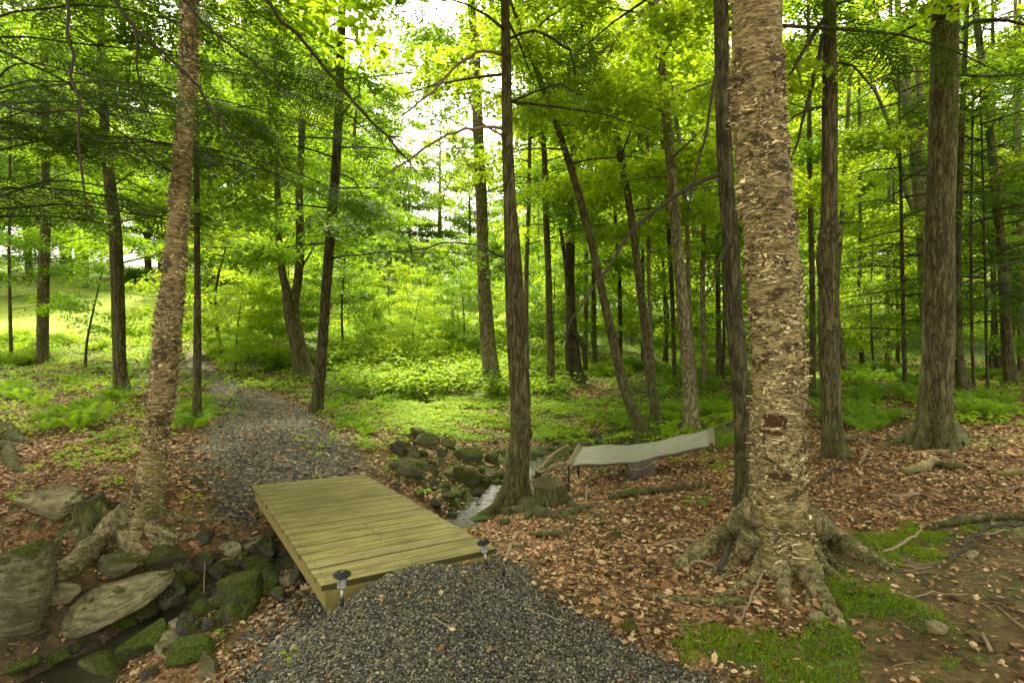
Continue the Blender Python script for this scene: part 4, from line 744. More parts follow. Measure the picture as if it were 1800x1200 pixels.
for px, py in ((548, 545), (636, 566)): shrub(px, py-5, 'd', 1.9 if px < 600 else 1.1, 'dusky pink flowering shrub '+('glimpsed through the forked tree' if px < 600 else 'at the lit edge of the clearing, right of the path-side trunk'))
for i in range(10): p = at(250+i*28, 512+i*2.5, 44); o = obj('shrub', SH['c'], None, (p[0], p[1], terr(p[0], p[1])[0]), label='rounded shrub in the border along the top of the meadow', cat='shrub', group='border shrubs along the top of the meadow'); o.scale = (2.4,)*3
def fern_me(seed, nf=8, L=.5):
    r_ = np.random.default_rng(seed); V, Fs = [], []; mb = MB()
    for f in range(nf):
        az = f*2*PI/nf+r_.normal(0, .2); l = L*r_.uniform(.75, 1.1); up = r_.uniform(.7, 1.1); m = 16; ts = np.linspace(0, 1, m)
        rad = l*(.1+.9*ts)*.85; z = l*(up*np.sin(ts*PI*.62)*.62); P = np.c_[np.cos(az)*rad, np.sin(az)*rad, z]; addtube(mb, P, np.linspace(.004, .001, m), 4, None, 1)
        s = np.array([-math.sin(az), math.cos(az), 0]); d = np.gradient(P, axis=0)
        for i in range(2, m):
            for sg in (-1, 1):
                pl = l*.30*math.sin(PI*min(1, (ts[i]+.12)))**.8+.015; wv = d[i]*.36; q = P[i]; tip = q+s*sg*pl+d[i]*.5-np.array([0, 0, pl*.18]); mid = (q+tip)/2+np.array([0, 0, .01])
                mb.add([q, mid-wv, tip, mid+wv], [(0, 1, 2, 3)], 0)
    return mb.mesh('fern', [MAT['fern'], MAT['fern']])
FE = [fern_me(i, 7+i % 3) for i in range(4)]
def fern(px, py, s, lb, g):
    p = gp(px, py)
    if m_gravel(p[:1], p[1:2])[0] > .35: return
    o = obj('fern', FE[int(rng.integers(4))], None, p, label=lb, cat='fern', group=g); o.scale = (s,)*3; o.rotation_euler = (0, 0, rng.uniform(0, 6.28))
for i in range(26): fern(rng.uniform(1440, 1640), rng.uniform(628, 735), rng.uniform(.8, 1.3), 'fern in the shady glade between the burl trunk and the thick hemlock', 'ferns in the glade')
for i in range(6): fern(rng.uniform(1500, 1590), rng.uniform(735, 760), rng.uniform(.6, .9), 'fern at the near side of the glade left of the hemlock base', 'ferns left of the hemlock base')
for i in range(14): fern(rng.uniform(1700, 1798), rng.uniform(650, 740), rng.uniform(.6, 1.), 'fern right of the thick hemlock', 'ferns right of the thick hemlock')
for i in range(16): fern(rng.uniform(1150, 1290), rng.uniform(650, 740), rng.uniform(.7, 1.1), 'fern growing between the hammock and the thin trunks', 'ferns behind the hammock')
fern(1272, 785, .9, 'bright fern under the right end of the hammock', None); fern(1095, 752, .8, 'bright fern at the foot of the leaning trunk', None)
for i in range(22): fern(rng.uniform(0, 240), rng.uniform(655, 760), rng.uniform(.6, 1.), 'fern in the leaf litter on the left side', 'ferns on the left side')
fern(165, 745, 1.15, 'largest fern clump left of the leaning birch', None)
for i in range(14): fern(rng.uniform(300, 400), rng.uniform(675, 760), rng.uniform(.45, .8), 'fern on the left verge of the path', 'ferns on the left verge')
for i in range(16): fern(rng.uniform(560, 680), rng.uniform(685, 790), rng.uniform(.5, .85), 'fern on the right verge of the path', 'ferns on the right verge')
for i in range(14): fern(rng.uniform(620, 880), rng.uniform(568, 596), rng.uniform(1.2, 2.0), 'tall fern at the top of the sunny bank', 'ferns at the top of the bank')
# low herbs nobody could count
def herb_cover():
    r = np.random.default_rng(12); regs = [((590,900,566,700), 5600, .55, .30), ((860,1000,590,700), 1300, .4, .3), ((700,1290,700,775), 5200, .09, .10), ((640,860,690,740), 700, .08, .10), ((0,300,640,770), 1500, .12, .22), ((290,420,640,735), 1500, .07, .10), ((380,560,560,690), 1900, .22, .3), ((540,700,690,800), 700, .10, .15),
        ((1150,1300,640,740), 1100, .12, .2), ((1430,1640,615,740), 1500, .10, .15), ((1690,1800,640,750), 600, .12, .16), ((900,1280,590,690), 2600, .2, .3), ((0,340,590,640), 1600, .2, .3), ((100,260,770,850), 160, .06, .06), ((1180,1320,770,830), 60, .05, .05)]
    mb = MB(); 
    for (x0, x1, y0, y1), n, hh, sp in regs:
        q = [gp(a, b) for a in np.linspace(x0, x1, 5) for b in (y0, y1)]; q = np.array(q).reshape(5, 2, 3); u = r.uniform(0, 3.999, n); v = r.random(n)
        # equal density on the ground: depth drawn between the two edges
        i = u.astype(int); f = (u-i)[:, None]; A = q[i, 0]*(1-f)+q[i+1, 0]*f; B = q[i, 1]*(1-f)+q[i+1, 1]*f; P = B+(A-B)*v[:, None]**1.25; P[:, :2] += r.normal(0, .15, (n, 2))
        keep = (fbm(xy0(P[:, 0], P[:, 1], 1.1), 3, 19) > -.12) & (m_gravel(P[:, 0], P[:, 1]) < .5) | (r.random(n) < .12); P = P[keep]; P[:, 2] = terr(P[:, 0], P[:, 1]); m = len(P); H = hh*r.uniform(.3, 1.1, m); nl = 7
        az = r.uniform(0, 6.28, (m, nl)); rad = r.uniform(.25, 1, (m, nl))*(.05+H[:, None]*.6); zz = H[:, None]*r.uniform(.55, 1.1, (m, nl)); Q = np.stack([P[:, 0:1]+np.cos(az)*rad, P[:, 1:2]+np.sin(az)*rad, P[:, 2:3]+zz], 2).reshape(-1, 3)
        Rm = rots(r, len(Q), .35); V, Fa = stamp(LEAF4, LF4, Q, Rm, (.045+.16*np.repeat(np.minimum(H, .45), nl))*r.uniform(.6, 1.3, len(Q))); mb.add(V, Fa)
    obj('ground_cover', mb.mesh('ground_cover', MAT['herb']), label='low green herbs and seedlings covering the woodland floor', cat='ground cover', kind='stuff')
herb_cover()
def grass_field():
    r = np.random.default_rng(3); n = 2600; x = r.uniform(-34, 2, n); y = r.uniform(21, 40, n); k = (m_lawn(x, y) > .5) & (fbm(xy0(x, y, .25), 2, 4) > .1); x, y = x[k], y[k]; P = np.c_[x, y, terr(x, y)+.04]
    V, Fa = stamp(LEAF4*np.array([.25, 1, 1])+0, LF4, P, rots(r, len(P), 1.4), r.uniform(.15, .35, len(P))); obj('meadow_grass', mesh('meadow_grass', V, Fa, MAT['herb']), label='tufts of rough grass in the sunlit meadow', cat='grass', kind='stuff')
grass_field()
# ------------------------------------------------------------------ litter, gravel, moss
def litter():
    r = np.random.default_rng(8); parts = []
    def gen(n, x0, x1, y0, y1, s0, s1, pw=1.):
        x = r.uniform(x0, x1, n); y = y0+(y1-y0)*r.random(n)**pw; k = np.abs(x) < y*1.05+1.2; x, y = x[k], y[k]; g = m_gravel(x, y); ms = m_moss(x, y); wt = m_wet(x, y); lw = m_lawn(x, y); px = proj(np.c_[x, y, np.zeros(len(x))])
        p = (1-g)*.97+np.where(y > 4.6, .16, .03)*np.ones(len(g)); p *= np.where(ms > .4, .16, 1)*(1-.75*wt)*(1-lw); bare = (px[:, 0] > 1440)*(px[:, 1] > 930); p *= np.where(bare, .22, 1); p *= np.clip(1.05-1.1*np.clip(fbm(xy0(x, y, .9), 3, 88), 0, 1), .2, 1)
        k = r.random(len(x)) < p; x, y = x[k], y[k]; z = terr(x, y)+r.uniform(.003, .022, len(x)); P = np.c_[x, y, z]; R = rots(r, len(x), .36); S = s0+(s1-s0)*r.random(len(x))**1.5; q = r.random(len(x)) < .72
        S3 = np.c_[S, S*r.uniform(.75, 1.25, len(x)), S*r.uniform(-1.5, 3., len(x))]
        a = stamp(LEAFO, LFOt, P[q], R[q], S3[q]); b = stamp(LEAFM, LFM, P[~q], R[~q], S3[~q]*1.15); return a, b
    mb = MB()
    for g in (gen(76000, -6, 7, 1.6, 6.6, .020, .05), gen(7000, -6, 7, 1.6, 6.6, .05, .08), gen(110000, -6, 7, 1.6, 6.6, .005, .017), gen(60000, -10, 11, 6.4, 12, .035, .075), gen(26000, -16, 18, 12, 22, .06, .12)):
        for V, Fa in g: mb.add(V, Fa)
    obj('leaf_litter', mb.mesh('leaf_litter', MAT['litter']), label='dry tan and russet fallen leaves carpeting the forest floor', cat='leaf litter', kind='stuff')
litter()
def gravel():
    r = np.random.default_rng(9); t = (1+5**.5)/2
    I = np.array([(-1,t,0),(1,t,0),(-1,-t,0),(1,-t,0),(0,-1,t),(0,1,t),(0,-1,-t),(0,1,-t),(t,0,-1),(t,0,1),(-t,0,-1),(-t,0,1)], float); I /= np.linalg.norm(I[0])
    O = np.array([(1,0,.1),(-.9,.1,0),(.1,1,0),(0,-1,.1),(.1,0,.85),(0,.1,-.9),(.7,.6,.5),(-.5,-.7,.45)]); OF = np.array([(0,6,4),(0,2,6),(2,4,6),(2,1,4),(1,7,4),(1,3,7),(3,4,7),(3,0,4),(0,5,2),(2,5,1),(1,5,3),(3,5,0)])
    mb = MB()
    for n, x0, x1, y0, y1, s0, s1 in ((125000, -2.2, 1.8, 1.9, 4.3, .0038, .0092), (5000, -2.2, 1.8, 1.9, 4.3, .009, .014), (26000, -6.5, -.3, 4.6, 10.5, .007, .014), (5000, -3., -1.2, 2.6, 5.3, .012, .03)):
        x = r.uniform(x0, x1, n); y = r.uniform(y0, y1, n); g = m_gravel(x, y) if n != 5000 else (np.abs(pdist(np.c_[x, y], POLY_G1)) < .35)*.8+(m_gravel(x, y) > .3)*.8; k = r.random(n) < g; x, y = x[k], y[k]; z = terr(x, y)+r.uniform(-.001, .012, len(x)); R = rots(r, len(x), .8); s = r.uniform(s0, s1, len(x))
        V, Fa = stamp(O, OF, np.c_[x, y, z], R, np.c_[s, s*r.uniform(.6, 1, len(x)), s*r.uniform(.4, .75, len(x))]); mb.add(V, Fa)
    obj('gravel', mb.mesh('gravel', MAT['gravel']), label='dark grey crushed gravel of the path and bridge approach', cat='gravel', kind='stuff')
gravel()
def moss():
    r = np.random.default_rng(10); n = 120000; x = r.uniform(0.5, 3.6, n); y = r.uniform(2.2, 4.6, n); m = m_moss(x, y); k = m*np.clip(.75+fbm(xy0(x, y, 22.), 2, 44), 0, 1) > r.uniform(.05, .9, n); x, y, m = x[k], y[k], m[k]
    hh = .045*np.clip(fbm(xy0(x, y, 7.), 2, 12)+.55, .05, 2)*m; P = np.c_[x, y, terr(x, y)+hh*r.uniform(.3, 1, len(x))]; T = np.array([(-.5, 0, 0), (0, 0, 1.6), (.5, 0, 0)])
    V, Fa = stamp(T, [(0, 1, 2)], P, rots(r, len(x), .5), r.uniform(.006, .012, len(x))); obj('moss', mesh('moss', V, Fa, MAT['mossb']), label='soft bright green moss cushions on the ground at lower right', cat='moss', kind='stuff')
MAT['mossb'] = leaf_mat('moss_blade', (.055, .095, .005), (.20, .29, .010), (.3, .42, .02), .35)
moss()
# ------------------------------------------------------------------ wooden footbridge
def onz(px, py, z): d = ray(px, py); t = (z-HC)/d[2]; return np.array([d[0]*t, t, z])
def bridge():
    A, B, Cc, D = onz(568.5, 1029, 0), onz(870, 964, 0), onz(637.5, 833, 0), onz(446, 853, 0)
    org = (A+B+Cc+D)/4; org[2] = -.05; root = empty('wooden_bridge', org, label='low olive-green plank footbridge laid across the creek bed', cat='footbridge'); nb = 18; r = np.random.default_rng(4)
    for i in range(nb):
        t0, t1 = (i+.045)/nb, (i+1-.045)/nb; L0, R0 = A+(D-A)*t0, B+(Cc-B)*t0; L1, R1 = A+(D-A)*t1, B+(Cc-B)*t1; e = r.normal(0, .004, 2); z = r.normal(0, .0008)
        c = (L0+R0+L1+R1)/4; ax = (R0-L0+R1-L1)/2; ln = np.linalg.norm(ax)+.02; wd = np.linalg.norm((L1-L0)+(R1-R0))/2; ay = ((L1-L0)+(R1-R0))/2; ay /= np.linalg.norm(ay); ax /= np.linalg.norm(ax)
        V = []; n = 13; b = .0025; h = .036
        prof = [(-wd/2, -h), (-wd/2, -b), (-wd/2+b, 0), (wd/2-b, 0), (wd/2, -b), (wd/2, -h)]
        cup = r.normal(0, .0015); 
        sk = ((L1-L0)@ax)/wd; sk2 = ((R1-R0)@ax)/wd; wl, wr = np.linalg.norm(L1-L0), np.linalg.norm(R1-R0)
        for u in np.linspace(-.5, .5, n):
            kk = ((wl*(.5-u)+wr*(.5+u))/wd); ss = sk*(.5-u)+sk2*(.5+u)
            for a, q in prof: V.append((u*ln+e[0]*.5+a*ss, a*kk, q+z+cup*math.cos(u*3)))
        k = len(prof); idx = np.arange(n-1)[:, None]*k; Fq = []
        for s in range(n-1):
            for j in range(k): Fq.append((s*k+j, s*k+(j+1) % k, (s+1)*k+(j+1) % k, (s+1)*k+j))
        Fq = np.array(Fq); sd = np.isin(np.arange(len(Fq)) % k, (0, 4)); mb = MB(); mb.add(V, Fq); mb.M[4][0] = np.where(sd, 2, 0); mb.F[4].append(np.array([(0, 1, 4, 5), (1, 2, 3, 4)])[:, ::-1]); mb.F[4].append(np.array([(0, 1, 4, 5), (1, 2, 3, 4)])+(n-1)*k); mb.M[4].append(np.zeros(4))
        for u in (-.46, 0, .46):
            for a in (-.25, .25): Vs, Fs = lathe([(.0, .0012), (.006, .0012), (.006, -.002)], 8); mb.add(Vs+np.array([u*ln, a*wd, z+.0006]), Fs, 1)
        o = obj('deck_board', mb.mesh('deck_board', [MAT['deck'], MAT['black'], MAT['seam_shade']]), root); o.location = c-org; o.rotation_euler = (0, 0, math.atan2(ax[1], ax[0]))
    d = (D-A); d /= np.linalg.norm(d); n = np.array([-d[1], d[0], 0])
    for (p, q), off, nm in (((A, D), .030, 'side_beam'), ((B, Cc), -.030, 'side_beam'), (((A+B)/2, (Cc+D)/2), 0, 'side_beam')):
        c = (p+q)/2-n*off; V, Fq = box((0, 0, 0), (np.linalg.norm(q-p)-.02, .038, .115), 0); mb = MB(); mb.add(V, Fq); o = obj(nm, mb.mesh(nm, MAT['wood_side']), root, (c-org)+np.array([0, 0, -.037-.0585])); o.rotation_euler = (0, 0, math.atan2(d[1], d[0]))
    w_ = (B-A)/np.linalg.norm(B-A); yaw = math.atan2(d[1], d[0])
    for P_, s1, s2 in ((A, 1, 1), (B, -1, 1), (D, 1, -1), (Cc, -1, -1)):
        c = P_+w_*s1*.05+d*s2*.045; g = terr(c[0], c[1])[0]; top = -.040; bot = g-.15; hh = top-bot; V, Fq = box((0, 0, 0), (.085, .085, hh)); mb = MB(); mb.add(V, Fq); c[2] = (top+bot)/2
        c = c+w_*s1*.035
        o = obj('post', mb.mesh('post', MAT['wood_side']), root, c-org); o.rotation_euler = (0, 0, yaw)
    c = (A+B)/2+d*.02; V, Fq = box((0, 0, 0), (np.linalg.norm(B-A)-.14, .036, .10)); mb = MB(); mb.add(V, Fq); o = obj('end_beam', mb.mesh('end_beam', MAT['wood_side']), root, c-org+np.array([0, 0, -.037-.052])); o.rotation_euler = (0, 0, math.atan2(w_[1], w_[0]))
bridge()
def lantern(px, py, Yd, hh, tilt, lb):
    d = ray(px, py); base = np.array([0, 0, HC])+d*Yd; base[2] = terr(base[0], base[1])[0]; root = empty('path_light', base, label=lb, cat='solar light', group='solar stake lights at the bridge'); root.rotation_euler = tilt
    s = hh/.27
    def part(nm, prof, mat, seg=28, sm=True): V, Fq = lathe([(a*s, b*s) for a, b in prof], seg); return obj(nm, mesh(nm, V, Fq, MAT[mat], smooth=sm), root)
    part('stake', [(.0, -.10), (.011, -.02), (.014, 0), (.014, .07), (.0, .071)], 'black'); part('pole', [(.0105, .06), (.0105, .135), (0, .136)], 'steel')
    part('lamp_base', [(0, .132), (.018, .134), (.031, .143), (.033, .152), (.02, .156), (.012, .168), (0, .17)], 'steel'); part('lens', [(.031, .15), (.031, .225), (.028, .225), (.028, .152)], 'glass')
    mb = MB()
    for k in range(3): a = k*2.094+.4; V, Fq = box((.033*math.cos(a), .033*math.sin(a), .19), (.004, .004, .08), a); mb.add(V*s, Fq)
    obj('cage', mb.mesh('cage', MAT['black']), root)
    part('cap', [(0, .222), (.04, .222), (.058, .226), (.062, .231), (.060, .236), (.05, .243), (.034, .250), (.032, .254), (.012, .260), (0, .261)], 'black', 36)
lantern(601, 1074, 3.22, .235, (.02, .02, 0), 'solar stake light with mushroom cap at the near left corner of the bridge')
lantern(856, 990, 3.76, .20, (.0, -.16, .2), 'tilted solar stake light with mushroom cap at the near right corner of the bridge')
b = gp(885, 1014); V, Fq = lathe([(0, -.02), (.006, 0), (.012, .035), (.014, .038), (.013, .05), (0, .052)], 12); o = obj('stake', mesh('stake', V, Fq, MAT['black'], smooth=True), None, b, label='little black plastic stake stub in the leaves right of the tilted light', cat='stake'); o.rotation_euler = (.2, .1, 0)
# ------------------------------------------------------------------ hammock
def hammock():
    Yl0, Yl1, Yr0, Yr1 = 6.25, 6.95, 6.55, 7.25        # near and far edge, left and right end
    NL, FL_, NR, FR_ = at(1006, 818, Yl0), at(1024, 783, Yl1), at(1247, 781, Yr0), at(1246, 753, Yr1); org = (NL+NR)/2; org[2] = terr(org[0], org[1])[0]; root = empty('hammock', org, label='faded grey-green fabric hammock with a cloth pouch, slung low by the creek', cat='hammock')
    n, m = 48, 16; V = []; r = np.random.default_rng(2); us = np.linspace(0, 1, n); vs = np.linspace(0, 1, m)
    for u in us:
        for v in vs:
            p = (NL*(1-v)+FL_*v)*(1-u)+(NR*(1-v)+FR_*v)*u; sag = .085*math.sin(PI*u)*(.75+.5*math.sin(PI*v)); ed = math.exp(-u*9)+math.exp(-(1-u)*9)
            p = p+np.array([0, 0, -sag+.012*ed*math.sin(v*31)+.008*math.sin(u*11+v*6)+.006*math.sin(u*23-v*9)]); e2 = np.array([0, 1., 0])*(.05*math.sin(PI*u)*(1-2*v)); V.append(p+e2*.6-org)
    V = np.array(V); i = (np.arange(n-1)[:, None]*m+np.arange(m-1)[None]).ravel(); Fq = np.c_[i, i+m, i+m+1, i+1]
    me = mesh('bed', V, Fq, MAT['canvas'], smooth=True); o = obj('bed', me, root); md = o.modifiers.new('thick', 'SOLIDIFY'); md.thickness = .006
    E_ = V.reshape(n, m, 3); mb = MB()                                    # hem along the near edge hangs down a little
    for s in range(n-1): pass
    H = np.stack([E_[:, 0]+np.array([0, -.004, .0]), E_[:, 0]+np.array([0, -.010, -.018]), E_[:, 0]+np.array([0, .012, -.036])], 1).reshape(-1, 3); i = (np.arange(n-1)[:, None]*3+np.arange(2)[None]).ravel(); obj('hem', mesh('hem', H, np.c_[i, i+1, i+4, i+3], MAT['pouch'], smooth=True), root)
    for a, b_, s in ((NL, FL_, -1), (NR, FR_, 1)):
        q = (b_-a)/np.linalg.norm(b_-a); dx = np.array([s*.055, 0, .008]); mb = MB(); addtube(mb, [a-q*.04+dx-org, (a+b_)/2+dx-org, b_+q*.04+dx-org], [.014, .014, .014], 10); obj('spreader_bar', mb.mesh('spreader_bar', MAT['spreader'], smooth=True), root)
        mb = MB()
        L = [a+(b_-a)*(k+.5)/34-org+(dx+np.array([0, 0, .014]) if k % 2 else np.array([-s*.008, 0, .006])) for k in range(34)]; addtube(mb, L, [.003]*34, 5)
        obj('lacing', mb.mesh('lacing', MAT['rope_pale'], smooth=True), root)
        hub = (at(1325, 715, 7.0) if s > 0 else at(958, 806, 6.6)); mb = MB()
        for k in range(9): t = (k+.5)/9; c0 = a+(b_-a)*t+dx; mid = (c0+hub)/2-np.array([0, 0, .02+.004*k]); addtube(mb, [c0-org, mid-org, hub-org], [.003]*3, 5)
        if s > 0: obj('suspension_rope', mb.mesh('suspension_rope', MAT['rope'], smooth=True), root)
    # stand: two legs under the left bar, a rail along the ground, an upright at the right
    pl = []
    for c in (NL+np.array([-.04, 0, -.01]), FL_+np.array([-.05, 0, -.01])):
        f = c.copy(); f[2] = terr(f[0], f[1])[0]-.03; pl.append(f); mb = MB(); addtube(mb, [c-org, f-org], [.011, .011], 10); obj('leg', mb.mesh('leg', MAT['black'], smooth=True), root)
    hub = at(1325, 715, 7.0); f = hub.copy(); f[2] = terr(f[0], f[1])[0]-.02; mb = MB(); addtube(mb, [hub-org, f-org], [.014, .014], 10); obj('leg', mb.mesh('leg', MAT['black'], smooth=True), root)
    # cloth pouch hanging from the near edge
    k0, k1 = np.argmin(np.abs(us-.40)), np.argmin(np.abs(us-.585)); PV = []; nn, mm = 14, 12
    for j in range(mm):
        v = j/(mm-1)
        for i_ in range(nn):
            u = i_/(nn-1); kk = k0+(k1-k0)*u; e = E_[int(kk), 0]*(1-kk % 1)+E_[min(int(kk)+1, n-1), 0]*(kk % 1); w_ = (u-.5); x_ = w_*.07*v; PV.append(e+np.array([x_+.02*v, -.012-.014*math.sin(v*PI)+.028*math.sin(u*11+v*3)*(.25+v), -.008-v*.27*(1-.08*math.cos(u*5))]))
    PV = np.array(PV); i = (np.arange(mm-1)[:, None]*nn+np.arange(nn-1)[None]).ravel(); o = obj('pouch', mesh('pouch', PV, np.c_[i, i+1, i+nn+1, i+nn], MAT['pouch'], smooth=True), root); md = o.modifiers.new('thick', 'SOLIDIFY'); md.thickness = .004
    S_ = PV.reshape(mm, nn, 3); L = [S_[1, 0]+np.array([0, -.02, 0])]+[S_[3, i_]+np.array([0, -.012, .03*(i_/13.)-.012*math.sin(i_/13*PI)]) for i_ in range(1, 13, 2)]+[S_[1, 13]+np.array([0, -.02, 0])]; mb = MB(); addtube(mb, L, [.0025]*len(L), 5); obj('cord', mb.mesh('cord', MAT['rope_pale'], smooth=True), root)
hammock()
# ------------------------------------------------------------------ rocks
def ico(sub):
    t = (1+5**.5)/2; V = [(-1,t,0),(1,t,0),(-1,-t,0),(1,-t,0),(0,-1,t),(0,1,t),(0,-1,-t),(0,1,-t),(t,0,-1),(t,0,1),(-t,0,-1),(-t,0,1)]
    Fc = [(0,11,5),(0,5,1),(0,1,7),(0,7,10),(0,10,11),(1,5,9),(5,11,4),(11,10,2),(10,7,6),(7,1,8),(3,9,4),(3,4,2),(3,2,6),(3,6,8),(3,8,9),(4,9,5),(2,4,11),(6,2,10),(8,6,7),(9,8,1)]; V = [np.array(v, float)/np.linalg.norm(v) for v in V]
    for _ in range(sub):
        c = {}; N = []
        def mp(a, b):
            k = (min(a, b), max(a, b))
            if k not in c: v = V[a]+V[b]; V.append(v/np.linalg.norm(v)); c[k] = len(V)-1
            return c[k]
        for a, b, d in Fc: ab, bd, da = mp(a, b), mp(b, d), mp(d, a); N += [(a, ab, da), (b, bd, ab), (d, da, bd), (ab, bd, da)]
        Fc = N
    return np.array(V), np.array(Fc)
ICO = {k: ico(k) for k in (2, 3, 4, 5)}
def rockme(seed, dims, sub=4, ang=.6, ncut=14):
    V, Fc = ICO[sub]; V = V.copy(); r = np.random.default_rng(seed)
    for i in range(ncut):
        n = r.normal(0, 1, 3); n /= np.linalg.norm(n); h = r.uniform(.38, .8); d = V@n; m = d > h; V[m] -= np.outer((d[m]-h)*ang, n)
    V *= 1+.10*fbm(V*1.3+seed, 2, seed)[:, None]; V *= 1+.05*fbm(V*4+seed, 3, seed+2)[:, None]+.03*fbm(V*np.array([5, 5, 22])+seed, 3, seed+4)[:, None]; V = V*(np.array(dims)/2/np.abs(V).max(0)); return V, Fc
def rock(nm, px, py, wpx, hpx, mat, lb, tilt=0., dep=.8, group=None, seed=None, sub=4, cat='rock', ang=.75, bury=.25):
    """px, py: middle of the visible outline, size in pixels; it stands on the ground under it"""
    g = gp(px, py+hpx*.42); Y = g[1]; W = wpx/F*Y; H = max(hpx-abs(math.sin(tilt))*wpx*.45, hpx*.5)/F*Y*1.1; seed = seed if seed is not None else int(px*7+py); V, Fc = rockme(seed, (W, W*dep, H*(1+bury)), sub, .62 if nm == 'boulder' else ang)
    V = V@rotm(0, tilt, 0).T; me = mesh(nm, V, Fc, MAT[mat], smooth=True); return obj(nm, me, None, (g[0], g[1]+W*dep*.25, g[2]+H*(.5-bury*.45)), label=lb, cat=cat, group=group)
